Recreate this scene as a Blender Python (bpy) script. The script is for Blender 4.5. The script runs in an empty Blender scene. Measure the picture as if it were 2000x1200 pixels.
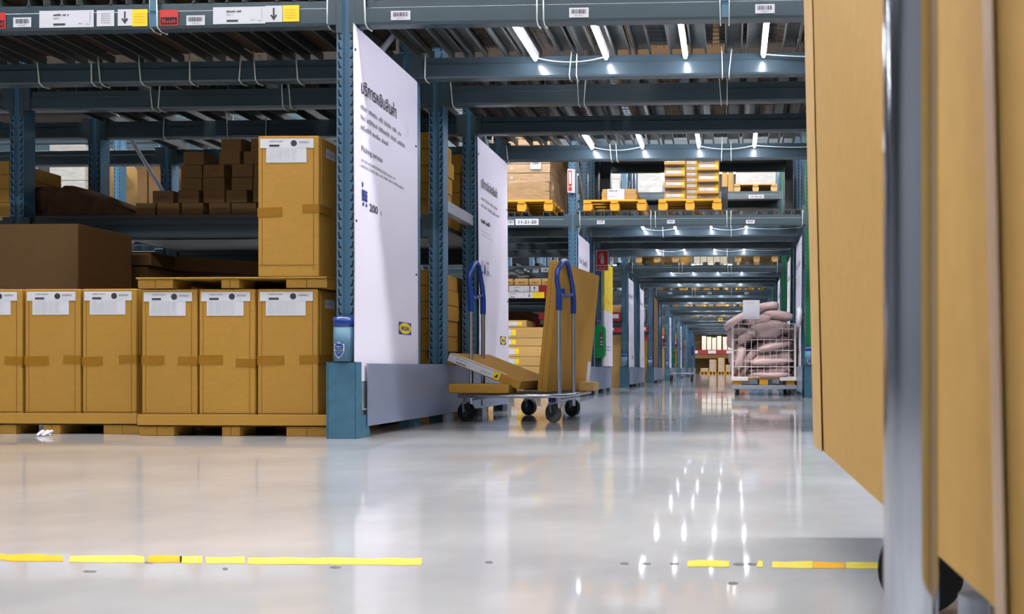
import bpy, bmesh, math, random
from mathutils import Vector, Matrix, noise

random.seed(7)
sc = bpy.context.scene
COL = sc.collection
PI = math.pi

# ------------------------------------------------------------------ camera
H, F, PPX, PPY = 0.368, 1349.0, 1385.0, 720.0      # lens height; focal length and principal point in pixels of 2000x1200
YAW = math.atan((1430.0 - PPX) / F)                # the tunnel aisle runs along +Y
cd = bpy.data.cameras.new('camera')
cam = bpy.data.objects.new('camera', cd)
COL.objects.link(cam)
cam.location = (0, 0, H)
cam.rotation_euler = (PI / 2, 0, YAW)
cd.sensor_fit = 'HORIZONTAL'
cd.sensor_width = 36.0
cd.lens = 36.0 * F / 2000.0
cd.shift_x = (1000.0 - PPX) / 2000.0
cd.shift_y = (PPY - 600.0) / 2000.0
cd.clip_start, cd.clip_end = 0.02, 200
cd.dof.use_dof = True
cd.dof.focus_distance = 4.6
cd.dof.aperture_fstop = 7.0
sc.camera = cam

# ------------------------------------------------------------------ world, view, exposure
w = bpy.data.worlds.new('world')
w.use_nodes = True
w.node_tree.nodes['Background'].inputs[0].default_value = (0.55, 0.6, 0.7, 1)
w.node_tree.nodes['Background'].inputs[1].default_value = 0.05
sc.world = w
sc.view_settings.view_transform = 'Standard'
sc.view_settings.look = 'None'
sc.view_settings.gamma = 1.0
sc.view_settings.exposure = 0.0
sc.view_settings.use_curve_mapping = False
sc.cycles.use_denoising = True
sc.cycles.max_bounces = 8
sc.cycles.diffuse_bounces = 1
sc.cycles.glossy_bounces = 4
sc.cycles.sample_clamp_indirect = 6.0

LAMP_E = 69.0          # ceiling line lamps
TUBE_E = 72.0          # LED tubes under the decks
LAMPS = [  # (Y, X0, X1, half width) line lamps hung over the aisles at z = 6.2
    (-1.6, -9, 8, .075), (2.75, -9, 8, .16),
    (6.75, -13, 6, .065), (7.9, -13, 6, .06), (12.05, -13, 6, .08), (16.2, -10, 6, .08), (20.6, -8, 6, .08), (25.1, -8, 6, .08), (29.6, -8, 6, .08), (39.0, -8, 6, .08), (44.0, -8, 6, .08), (47.5, -8, 6, .08)]

# ------------------------------------------------------------------ where a pixel's ray goes
_c, _s = math.cos(YAW), math.sin(YAW)
def ray(px, py):
    u, v = (px - PPX) / F, (PPY - py) / F
    return (-_s + _c * u, _c + _s * u, v)
def XY(px, Y):
    d = ray(px, PPY)
    return d[0] * Y / d[1]
def ZY(px, py, Y):
    d = ray(px, py)
    return H + d[2] * Y / d[1]
def P(px, py, Y):
    return (XY(px, Y), Y, ZY(px, py, Y))
def FL(px, py):
    d = ray(px, py)
    t = -H / d[2]
    return (d[0] * t, d[1] * t)
def YX(px, X):
    d = ray(px, PPY)
    return d[1] * X / d[0]

# ------------------------------------------------------------------ materials
def lin(c):
    c = c / 255.0
    return c / 12.92 if c <= 0.04045 else ((c + 0.055) / 1.055) ** 2.4
def S(r, g, b):
    return (lin(r), lin(g), lin(b))

def mat(name, col, rough=0.5, metal=0.0, nscale=8.0, namt=0.08, bump=0.0, bscale=60.0, coat=0.0, coat_rough=0.1, rnd=0.0, stretch=(1, 1, 1), wave=0.0, spec=0.5, rvar=0.0):
    m = bpy.data.materials.new(name)
    m.use_nodes = True
    nt = m.node_tree
    b = nt.nodes['Principled BSDF']
    b.inputs['Roughness'].default_value = rough
    b.inputs['Metallic'].default_value = metal
    b.inputs['Coat Weight'].default_value = coat
    b.inputs['Coat Roughness'].default_value = coat_rough
    b.inputs['Specular IOR Level'].default_value = spec
    tc = nt.nodes.new('ShaderNodeTexCoord')
    mp = nt.nodes.new('ShaderNodeMapping')
    mp.inputs['Scale'].default_value = stretch
    nt.links.new(tc.outputs['Object'], mp.inputs[0])
    nz = nt.nodes.new('ShaderNodeTexNoise')
    nz.inputs['Scale'].default_value = nscale
    nz.inputs['Detail'].default_value = 5
    nt.links.new(mp.outputs[0], nz.inputs['Vector'])
    rp = nt.nodes.new('ShaderNodeValToRGB')
    rp.color_ramp.elements[0].position = 0.3
    rp.color_ramp.elements[1].position = 0.7
    rp.color_ramp.elements[0].color = tuple(max(0, c * (1 - namt)) for c in col) + (1,)
    rp.color_ramp.elements[1].color = tuple(min(1, c * (1 + namt)) for c in col) + (1,)
    nt.links.new(nz.outputs['Fac'], rp.inputs['Fac'])
    out = rp.outputs['Color']
    if rnd:
        oi = nt.nodes.new('ShaderNodeObjectInfo')
        mr = nt.nodes.new('ShaderNodeMapRange')
        mr.inputs['To Min'].default_value = 1 - rnd
        mr.inputs['To Max'].default_value = 1 + rnd
        nt.links.new(oi.outputs['Random'], mr.inputs['Value'])
        hs = nt.nodes.new('ShaderNodeHueSaturation')
        nt.links.new(mr.outputs[0], hs.inputs['Value'])
        nt.links.new(out, hs.inputs['Color'])
        out = hs.outputs['Color']
    nt.links.new(out, b.inputs['Base Color'])
    if rvar:
        mr = nt.nodes.new('ShaderNodeMapRange')
        mr.inputs['From Min'].default_value, mr.inputs['From Max'].default_value = 0.3, 0.7
        mr.inputs['To Min'].default_value, mr.inputs['To Max'].default_value = max(0.02, rough - rvar), rough + rvar
        nt.links.new(nz.outputs['Fac'], mr.inputs['Value'])
        nt.links.new(mr.outputs[0], b.inputs['Roughness'])
    if bump or wave:
        bp = nt.nodes.new('ShaderNodeBump')
        if wave:
            wv = nt.nodes.new('ShaderNodeTexWave')
            wv.wave_type = 'BANDS'
            wv.bands_direction = 'Z'
            wv.inputs['Scale'].default_value = wave
            wv.inputs['Distortion'].default_value = 0.6
            nt.links.new(tc.outputs['Object'], wv.inputs['Vector'])
            bp.inputs['Strength'].default_value = 0.012
            bp.inputs['Distance'].default_value = 0.002
            nt.links.new(wv.outputs['Fac'], bp.inputs['Height'])
        else:
            n2 = nt.nodes.new('ShaderNodeTexNoise')
            n2.inputs['Scale'].default_value = bscale
            n2.inputs['Detail'].default_value = 3
            nt.links.new(tc.outputs['Object'], n2.inputs['Vector'])
            bp.inputs['Strength'].default_value = bump
            bp.inputs['Distance'].default_value = 0.004
            nt.links.new(n2.outputs['Fac'], bp.inputs['Height'])
        nt.links.new(bp.outputs[0], b.inputs['Normal'])
    return m

def emit(name, col, strength):
    m = bpy.data.materials.new(name)
    m.use_nodes = True
    nt = m.node_tree
    b = nt.nodes['Principled BSDF']
    b.inputs['Base Color'].default_value = (0.9, 0.9, 0.9, 1)
    b.inputs['Emission Color'].default_value = col + (1,)
    b.inputs['Emission Strength'].default_value = strength
    return m

def floor_material():
    m = bpy.data.materials.new('polished_concrete')
    m.use_nodes = True
    nt = m.node_tree
    b = nt.nodes['Principled BSDF']
    tc = nt.nodes.new('ShaderNodeTexCoord')
    def nz(scale, detail=5, stretch=(1, 1, 1)):
        mp = nt.nodes.new('ShaderNodeMapping')
        mp.inputs['Scale'].default_value = stretch
        n = nt.nodes.new('ShaderNodeTexNoise')
        n.inputs['Scale'].default_value = scale
        n.inputs['Detail'].default_value = detail
        nt.links.new(tc.outputs['Object'], mp.inputs[0])
        nt.links.new(mp.outputs[0], n.inputs['Vector'])
        return n.outputs['Fac']
    r1 = nt.nodes.new('ShaderNodeValToRGB')
    r1.color_ramp.elements[0].position, r1.color_ramp.elements[1].position = 0.32, 0.68
    r1.color_ramp.elements[0].color = S(176, 175, 177) + (1,)
    r1.color_ramp.elements[1].color = S(206, 204, 204) + (1,)
    nt.links.new(nz(1.6, 7, (1, 1.6, 1)), r1.inputs['Fac'])
    r2 = nt.nodes.new('ShaderNodeValToRGB')
    r2.color_ramp.elements[0].position, r2.color_ramp.elements[1].position = 0.4, 0.7
    r2.color_ramp.elements[0].color = (0.93, 0.93, 0.93, 1)
    r2.color_ramp.elements[1].color = (1, 1, 1, 1)
    nt.links.new(nz(14, 6), r2.inputs['Fac'])
    mx = nt.nodes.new('ShaderNodeMix')
    mx.data_type = 'RGBA'
    mx.blend_type = 'MULTIPLY'
    mx.inputs['Factor'].default_value = 1
    nt.links.new(r1.outputs[0], mx.inputs['A'])
    nt.links.new(r2.outputs[0], mx.inputs['B'])
    nt.links.new(mx.outputs['Result'], b.inputs['Base Color'])
    b.inputs['Roughness'].default_value = 0.32
    b.inputs['Coat Weight'].default_value = 1.0
    b.inputs['Coat IOR'].default_value = 1.5
    mr = nt.nodes.new('ShaderNodeMapRange')
    mr.inputs['From Min'].default_value, mr.inputs['From Max'].default_value = 0.35, 0.65
    mr.inputs['To Min'].default_value, mr.inputs['To Max'].default_value = 0.035, 0.085
    nt.links.new(nz(2.2, 4), mr.inputs['Value'])
    nt.links.new(mr.outputs[0], b.inputs['Coat Roughness'])
    bp = nt.nodes.new('ShaderNodeBump')
    bp.inputs['Strength'].default_value = 0.05
    bp.inputs['Distance'].default_value = 0.002
    nt.links.new(nz(5, 2), bp.inputs['Height'])
    nt.links.new(bp.outputs[0], b.inputs['Normal'])
    nt.links.new(bp.outputs[0], b.inputs['Coat Normal'])
    return m

M = {}
M['floor'] = floor_material()
M['ceiling'] = mat('ceiling_paint', S(96, 98, 104), 0.8)
M['wall'] = mat('wall_panel', S(110, 112, 118), 0.7, nscale=2)
M['blue'] = mat('blue_steel_paint', S(70, 106, 132), 0.36, 0.0, 5, 0.09, bump=0.05)
M['beam'] = mat('grey_blue_beam_paint', S(62, 77, 85), 0.25, 0.0, 4, 0.08, bump=0.04)
M['teal'] = mat('dark_teal_guard_paint', S(62, 104, 126), 0.42, 0.0, 14, 0.14, bump=0.08)
M['green'] = mat('green_steel_paint', S(0, 96, 60), 0.4, 0.0, 6, 0.08)
M['slot'] = mat('slot_shade', S(9, 15, 28), 0.9)
M['galv'] = mat('galvanised_steel', S(156, 162, 172), 0.36, 0.35, 26, 0.12, bump=0.06, stretch=(1, 0.35, 2.5))
M['guardpanel'] = mat('scuffed_galvanised_panel', S(158, 170, 196), 0.34, 0.55, 4, 0.05, stretch=(1, 0.5, 2.0), rvar=0.05)
M['bar'] = mat('galvanised_deck_bar', S(84, 87, 86), 0.4, 0.4, 10, 0.12)
M['chrome'] = mat('chrome_tube', S(200, 205, 214), 0.13, 1.0, 10, 0.04)
M['card'] = mat('cardboard', S(170, 125, 42), 0.72, 0, 30, 0.05, rnd=0.05, wave=55, stretch=(1, 1, 2))
M['card2'] = mat('cardboard_pale', S(188, 148, 86), 0.72, 0, 30, 0.05, rnd=0.05)
M['card3'] = mat('cardboard_dull_and_shaded', S(108, 78, 40), 0.75, 0, 24, 0.07, rnd=0.08)  # dull brown board, darkened further to carry shade on the left-bay cartons
M['cardbig'] = mat('cardboard_big_pack', S(194, 152, 80), 0.7, 0, 30, 0.04)
M['edgecard'] = mat('pale_edge_board', S(206, 166, 102), 0.6)
M['cardcut'] = mat('cardboard_cut_edge', S(214, 172, 108), 0.8, 0, 60, 0.1)
M['crease'] = mat('cardboard_crease', S(120, 82, 36), 0.8)
M['ink'] = mat('printed_brown_ink', S(110, 72, 34), 0.8)
M['tape'] = mat('brown_packing_tape', S(150, 105, 30), 0.14, 0, 20, 0.06, bump=0.25, bscale=40)
M['white'] = mat('white_paper', S(206, 206, 213), 0.6, 0, 10, 0.02)
M['banner'] = mat('white_banner_vinyl', S(232, 226, 240), 0.5, 0, 3, 0.015)
M['grey'] = mat('grey_print', S(150, 150, 160), 0.7)
M['lgrey'] = mat('light_grey_print', S(196, 197, 204), 0.7)
M['dark'] = mat('dark_print', S(44, 44, 54), 0.7)
M['black'] = mat('black_rubber', S(26, 26, 28), 0.6, 0, 20, 0.1)
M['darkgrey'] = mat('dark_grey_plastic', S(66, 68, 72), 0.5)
M['grubber'] = mat('grey_rubber', S(88, 90, 94), 0.6)
M['yellow'] = mat('yellow_print', S(240, 208, 22), 0.5)
M['red'] = mat('red_print', S(196, 40, 34), 0.5)
M['darkred'] = mat('dark_red_rail', S(146, 30, 40), 0.45, nscale=3)
M['logoblue'] = mat('logo_blue', S(22, 52, 140), 0.5)
M['plasticblue'] = mat('blue_plastic', S(8, 52, 132), 0.3, 0, 5, 0.06)
M['sleeve'] = mat('light_blue_plastic_sleeve', S(66, 108, 134), 0.5, 0, 5, 0.04)
M['wood'] = mat('orange_pallet_wood', S(226, 160, 40), 0.7, 0, 6, 0.12, stretch=(1, 1, 6))
M['palewood'] = mat('pale_pallet_wood', S(206, 166, 104), 0.75, 0, 8, 0.12)
M['tie'] = mat('pale_cable_tie', S(214, 222, 214), 0.4)
M['film'] = mat('stretch_wrapped_carton', S(176, 140, 98), 0.32, 0, 9, 0.16, bump=0.5, bscale=22, coat=0.8, coat_rough=0.08, stretch=(1, 1, 5))
M['greyfilm'] = mat('grey_stretch_wrap', S(182, 178, 172), 0.32, 0, 7, 0.16, bump=0.6, bscale=18, coat=0.8, coat_rough=0.1, stretch=(1, 1, 5))
M['shadedload'] = mat('shade_darkened_brown_load', S(58, 44, 32), 0.7, 0, 12, 0.2)  # brown darkened to paint in the shade under the nearest decks
M['brownfilm'] = mat('brown_wrapped_bundle', S(78, 54, 36), 0.8, 0, 7, 0.3, bump=0.5, bscale=20, coat=0.0, spec=0.2)
M['blackbag'] = mat('black_plastic_bag', S(40, 40, 44), 0.3, 0, 6, 0.2, bump=0.7, bscale=16)
M['pink'] = mat('pale_pink_pillow_cloth', S(208, 176, 172), 0.5, 0, 7, 0.06, bump=0.7, bscale=16, coat=0.25, coat_rough=0.2, rnd=0.05)
M['cage'] = mat('white_cage_paint', S(226, 214, 212), 0.4)
M['cream'] = mat('cream_carton', S(232, 222, 198), 0.6, rnd=0.06)
M['tyel'] = mat('yellow_floor_tape', S(236, 218, 84), 0.5, 0, 30, 0.1)
M['tora'] = mat('orange_floor_tape', S(236, 176, 24), 0.5, 0, 30, 0.1)
M['scuff'] = mat('dark_floor_scuff', S(110, 106, 106), 0.5)
M['strap'] = mat('clear_pinkish_strap', S(204, 172, 142), 0.4)
M['tube'] = emit('led_tube_glow', (0.86, 0.88, 1.0), TUBE_E)
M['lamp'] = emit('line_lamp_glow', (0.975, 0.98, 1.0), LAMP_E)
M['lampbody'] = mat('white_lamp_housing', S(225, 225, 225), 0.5)
M['greenplastic'] = mat('green_plastic', S(10, 120, 60), 0.35)
M['clear'] = mat('frosted_plastic_bag', S(214, 210, 222), 0.25, 0, 8, 0.08, bump=0.6, bscale=14, coat=0.5)

# ------------------------------------------------------------------ mesh builder
class MB:
    def __init__(s):
        s.v, s.f, s.m, s.sm = [], [], [], []
    def add(s, vs, fs, m=0, smooth=False):
        o = len(s.v)
        s.v += [tuple(x) for x in vs]
        s.f += [tuple(i + o for i in f) for f in fs]
        s.m += [m] * len(fs)
        s.sm += [smooth] * len(fs)
    def box(s, x0, x1, y0, y1, z0, z1, m=0, T=None):
        vs = [Vector((x, y, z)) for z in (z0, z1) for y in (y0, y1) for x in (x0, x1)]
        if T is not None:
            vs = [T @ p for p in vs]
        s.add(vs, [(0, 2, 3, 1), (4, 5, 7, 6), (0, 1, 5, 4), (2, 6, 7, 3), (0, 4, 6, 2), (1, 3, 7, 5)], m)
    def tube(s, pts, r, n=10, m=0, closed=False, smooth=True, caps=True):
        pts = [Vector(p) for p in pts]
        k = len(pts)
        rings, up = [], None
        for i, p in enumerate(pts):
            if closed:
                d = pts[(i + 1) % k] - pts[i - 1]
            else:
                d = pts[min(i + 1, k - 1)] - pts[max(i - 1, 0)]
            d.normalize()
            if up is None:
                up = Vector((0, 0, 1)) if abs(d.z) < 0.9 else Vector((1, 0, 0))
            a = d.cross(up)
            if a.length < 1e-6:
                a = d.orthogonal()
            a.normalize()
            b = a.cross(d).normalized()
            up = b
            rr = r[i] if isinstance(r, (list, tuple)) else r
            rings.append([p + a * rr * math.cos(2 * PI * j / n) + b * rr * math.sin(2 * PI * j / n) for j in range(n)])
        vs = [q for ring in rings for q in ring]
        fs = []
        for i in range(k if closed else k - 1):
            i2 = (i + 1) % k
            for j in range(n):
                j2 = (j + 1) % n
                fs.append((i * n + j, i * n + j2, i2 * n + j2, i2 * n + j))
        s.add(vs, fs, m, smooth)
        if caps and not closed:
            s.add(rings[0], [tuple(range(n))], m)
            s.add(rings[-1], [tuple(reversed(range(n)))], m)
    def prism(s, prof, axis, a, b, m=0, smooth=False):
        n = len(prof)
        def pt(p, t):
            if axis == 'x': return (t, p[0], p[1])
            if axis == 'y': return (p[0], t, p[1])
            return (p[0], p[1], t)
        vs = [pt(p, a) for p in prof] + [pt(p, b) for p in prof]
        fs = [(i, (i + 1) % n, n + (i + 1) % n, n + i) for i in range(n)]
        fs += [tuple(reversed(range(n))), tuple(range(n, 2 * n))]
        s.add(vs, fs, m, smooth)
    def poly(s, pts, m=0):
        s.add(pts, [tuple(range(len(pts)))], m)
    def disc(s, c, axis, r, th, n=20, m=0):
        c, a = Vector(c), Vector(axis).normalized()
        s.tube([c - a * th / 2, c + a * th / 2], r, n, m)
    def grid(s, nu, nv, fn, m=0, smooth=True):
        vs = [fn(i / nu, j / nv) for j in range(nv + 1) for i in range(nu + 1)]
        fs = [(j * (nu + 1) + i, j * (nu + 1) + i + 1, (j + 1) * (nu + 1) + i + 1, (j + 1) * (nu + 1) + i) for j in range(nv) for i in range(nu)]
        s.add(vs, fs, m, smooth)
    def mesh(s, name, mats, bevel=0.0, seg=2):
        me = bpy.data.meshes.new(name)
        me.from_pydata(s.v, [], s.f)
        for k in mats:
            me.materials.append(M[k])
        me.polygons.foreach_set('material_index', s.m)
        me.polygons.foreach_set('use_smooth', s.sm)
        bm = bmesh.new()
        bm.from_mesh(me)
        bmesh.ops.recalc_face_normals(bm, faces=bm.faces)
        if bevel:
            es = [e for e in bm.edges if len(e.link_faces) == 2 and e.calc_face_angle(0) > 0.5]
            bmesh.ops.bevel(bm, geom=es, offset=bevel, segments=seg, profile=0.6, affect='EDGES', clamp_overlap=True)
        bm.to_mesh(me)
        bm.free()
        me.update()
        return me
    def build(s, name, mats, parent=None, loc=(0, 0, 0), rot=(0, 0, 0), bevel=0.0, seg=2):
        return put(name, s.mesh(name, mats, bevel, seg), parent, loc, rot)

def put(name, me, parent=None, loc=(0, 0, 0), rot=(0, 0, 0)):
    o = bpy.data.objects.new(name, me)
    COL.objects.link(o)
    o.location = loc
    o.rotation_euler = rot
    if parent is not None:
        o.parent = parent
    return o

def tag(o, label, cat, group=None, kind=None):
    o['label'] = label
    o['category'] = cat
    if group: o['group'] = group
    if kind: o['kind'] = kind
    return o

def thing(name, label, cat, loc=(0, 0, 0), rot=(0, 0, 0), group=None):
    o = bpy.data.objects.new(name, None)
    COL.objects.link(o)
    o.empty_display_size = 0.1
    o.location = loc
    o.rotation_euler = rot
    return tag(o, label, cat, group)

ORD = ['first', 'second', 'third', 'fourth', 'fifth', 'sixth', 'seventh', 'eighth', 'ninth', 'tenth', 'eleventh', 'twelfth', 'thirteenth', 'fourteenth']

# ---- flat printed things: local u right, v up, facing -Y (rotate by z for other walls)
_txt = {}
def text_geo(body, size, bold=0.0, sx=1.0, align='LEFT'):
    key = (body, size, bold, sx, align)
    if key not in _txt:
        cu = bpy.data.curves.new('lettering', 'FONT')
        cu.body = body
        cu.size = size
        cu.offset = bold * size
        cu.align_x = align
        cu.resolution_u = 3
        o = bpy.data.objects.new('lettering', cu)
        COL.objects.link(o)
        dg = bpy.context.evaluated_depsgraph_get()
        me = bpy.data.meshes.new_from_object(o.evaluated_get(dg))
        _txt[key] = ([(v.co.x * sx, v.co.y) for v in me.vertices], [tuple(p.vertices) for p in me.polygons])
        bpy.data.objects.remove(o)
        bpy.data.curves.remove(cu)
        bpy.data.meshes.remove(me)
    return _txt[key]

def decal_mesh(name, elems, warp=None):
    """elems: r(x0,y0,x1,y1,mat,layer) c(cx,cy,rx,ry,mat,layer) p(points,mat,layer) t(text,x,y,size,mat,layer,bold,sx)"""
    mats, mb = [], MB()
    def mi(k):
        if k not in mats: mats.append(k)
        return mats.index(k)
    wp = warp or (lambda u, v, d: (u, -d, v))
    for e in elems:
        if e[0] == 'r':
            _, x0, y0, x1, y1, k, l = e
            if l == 0 and warp is None:
                mb.box(x0, x1, -0.0009, 0, y0, y1, mi(k))
            else:
                d = 0.001 + 0.0005 * l
                mb.poly([wp(x0, y0, d), wp(x1, y0, d), wp(x1, y1, d), wp(x0, y1, d)], mi(k))
        elif e[0] == 'c':
            _, cx, cy, rx, ry, k, l = e
            d = 0.001 + 0.0005 * l
            mb.poly([wp(cx + rx * math.cos(a * PI / 12), cy + ry * math.sin(a * PI / 12), d) for a in range(24)], mi(k))
        elif e[0] == 'p':
            _, pts, k, l = e
            d = 0.001 + 0.0005 * l
            mb.poly([wp(x, y, d) for x, y in pts], mi(k))
        elif e[0] == 't':
            _, body, x, y, size, k, l, bold, sx = e
            vs, fs = text_geo(body, size, bold, sx)
            d = 0.001 + 0.0005 * l
            mb.add([wp(a + x, b + y, d) for a, b in vs], fs, mi(k))
    return mb.mesh(name, mats)

def decal(name, elems, parent, loc, rz=0.0, label=None):
    o = put(name, decal_mesh(name, elems), parent, loc, (0, 0, rz))
    if label: o['label'] = label
    return o

def greek(x0, x1, y, h, k='grey', l=1, seed=0):
    """a line of print too small to read: word-like dashes"""
    r, out, x = random.Random(seed + int(y * 9999)), [], x0
    while x < x1:
        wd = r.uniform(1.5, 5) * h
        xe = min(x + wd, x1)
        xx = x
        while xx < xe:
            cw = r.uniform(0.35, 0.6) * h
            out.append(('r', xx, y, min(xx + cw * 0.75, xe), y + h * r.uniform(0.55, 1.0), k, l))
            xx += cw
        x = xe + h * 0.7
    return out

def barcode(x0, x1, y0, y1, l=1, seed=0):
    r, out, x = random.Random(seed), [], x0
    while x < x1:
        wd = r.uniform(0.015, 0.06) * (x1 - x0)
        out.append(('r', x, y0, min(x + wd, x1), y1, 'dark', l))
        x += wd + r.uniform(0.015, 0.05) * (x1 - x0)
    return out

def arrow(cx, cy, h, up=False, k='dark', l=1):
    s = 1 if up else -1
    t = h * 0.07
    return [('r', cx - t, cy - h / 2, cx + t, cy + h / 2, k, l),
            ('p', [(cx, cy + s * h / 2), (cx - h * .3, cy + s * h * .14), (cx - h * .3 + t * 1.5, cy + s * h * .05), (cx, cy + s * h * .32), (cx + h * .3 - t * 1.5, cy + s * h * .05), (cx + h * .3, cy + s * h * .14)], k, l + 1)]

# ------------------------------------------------------------------ the room
def struct(name, mb, mats):
    o = mb.build(name, mats)
    o['kind'] = 'structure'
    return o
RX0, RX1, RY0, RY1, RZ = -17.0, 11.0, -6.0, 52.0, 7.5
b = MB(); b.box(RX0 - .2, RX1 + .2, RY0 - .2, RY1 + .2, -0.2, 0); struct('floor', b, ['floor'])
b = MB(); b.box(RX0 - .2, RX1 + .2, RY0 - .2, RY1 + .2, RZ, RZ + .2); struct('ceiling', b, ['ceiling'])
b = MB(); b.box(RX0 - .2, RX0, RY0, RY1, 0, RZ); struct('wall_left', b, ['wall'])
b = MB(); b.box(RX1, RX1 + .2, RY0, RY1, 0, RZ); struct('wall_right', b, ['wall'])
b = MB(); b.box(RX0, RX1, RY1, RY1 + .2, 0, RZ); struct('wall_back', b, ['wall'])
b = MB(); b.box(RX0, RX1, RY0 - .2, RY0, 0, RZ); struct('wall_front', b, ['wall'])

# line lamps over the aisles
nl = 0
for (ly, lx0, lx1, lw) in LAMPS:
    n = max(1, round((lx1 - lx0) / 5.5))
    L = (lx1 - lx0) / n
    for i in range(n):
        x0 = lx0 + i * L + 0.1
        x1 = lx0 + (i + 1) * L - 0.1
        t = thing('ceiling_line_lamp', 'long white line lamp hung from ceiling over a cross aisle', 'lamp', ((x0 + x1) / 2, ly, 6.2), group='line lamps above the aisles')
        hl = (x1 - x0) / 2
        b = MB(); b.box(-hl, hl, -lw - .01, lw + .01, .03, .09); b.build('housing', ['lampbody'], t)
        b = MB(); b.box(-hl + .02, hl - .02, -lw, lw, 0, .03); b.build('diffuser', ['lamp'], t)
        b = MB()
        for sx in (-.7, .7):
            b.box(hl * sx - .004, hl * sx + .004, -.004, .004, .09, RZ - 6.2)
        b.build('hanger_wire', ['lampbody'], t)

# ------------------------------------------------------------------ racks
XP = [-10.98, -8.01, -5.02, -2.035, 0.975, 3.96]     # upright lines; the tunnel is between -2.035 and 0.975
ROWS = [3.575, 8.74, 12.98, 17.1, 21.6, 26.2, 30.6, 34.4]
OFF_A, OFF_B = [0.0, 0.68], [1.11, 1.70, 2.39]
ZB, HB = 2.18, 0.135                               # deck beam underside and height
ZD = ZB + HB + 0.058                               # top of the deck bars
UP_H = 5.3
ROWNAME = ['nearest', 'second', 'third', 'fourth', 'fifth', 'sixth', 'seventh', 'eighth']

def upright_mesh(col, slots_to):
    b = MB()
    b.prism([(-.05, 0), (-.018, 0), (-.012, .01), (.012, .01), (.018, 0), (.05, 0), (.05, .08), (-.05, .08)], 'z', 0, UP_H)
    if slots_to:
        sh = [(-.009, .018), (-.002, .018), (.003, -.006), (.011, -.012), (.011, -.019), (-.004, -.019), (-.006, -.004)]
        z = 0.12
        while z < slots_to:
            b.poly([(-.034 + x, -.0006, z + q) for x, q in sh], 1)
            b.poly([(.034 - x, -.0006, z + q) for x, q in sh], 1)
            z += 0.05
    return b.mesh('upright', [col, 'slot'])
UPM = {(c, s): upright_mesh(c, s) for c in ('blue', 'green') for s in (0, 2.6, 4.4)}

_beam = {}
def beam_mesh(L, col='beam'):
    k = (round(L, 3), col)
    if k not in _beam:
        b = MB()
        prof = [(0.006, 0), (0, 0.012), (0, .088), (.011, .094), (.011, HB), (.055, HB), (.055, 0)]
        b.prism(prof, 'x', -L / 2, L / 2)
        for s in (-1, 1):
            xe = s * L / 2
            b.box(min(xe, xe - s * .05), max(xe, xe - s * .05), -.006, .02, 0, HB + .02)
            b.box(min(xe, xe + s * .03), max(xe, xe + s * .03), -.007, -.001, -.045, HB + .02)
        _beam[k] = b.mesh('beam', [col], 0.0015, 1)
    return _beam[k]

_bar = {}
def bar_mesh(y0, y1):
    k = (round(y0, 3), round(y1, 3))
    if k not in _bar:
        b = MB()
        b.box(-.045, -.04, y0, y1, 0, .055); b.box(.04, .045, y0, y1, 0, .055)
        b.box(-.045, .045, y0, y1, .05, .055); b.box(-.052, -.04, y0, y1, 0, .004); b.box(.04, .052, y0, y1, 0, .004)
        _bar[k] = b.mesh('deck_bar', ['bar'])
    return _bar[k]

def wire_deck(x0, x1, y0, y1, z):
    b = MB()
    r = .0018
    x = x0
    while x < x1:
        b.box(x - r, x + r, y0, y1, z - r, z + r); x += .05
    y = y0
    while y < y1:
        b.box(x0, x1, y - r, y + r, z - r + .003, z + r + .003); y += .05
    return b

def tie_on(beam, wx, slant=0.0, dbl=False):
    """a pale cable tie looped round a beam at world x"""
    b = MB()
    x = wx - beam.location.x
    b.tube([(x, -.004, .006), (x + slant, -.004, HB + .05), (x + slant, .058, HB + .05), (x, .062, -.006), (x, .02, -.008)], .004, 6, 0, closed=True)
    return b.build('cable_tie', ['tie'], beam)

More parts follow.
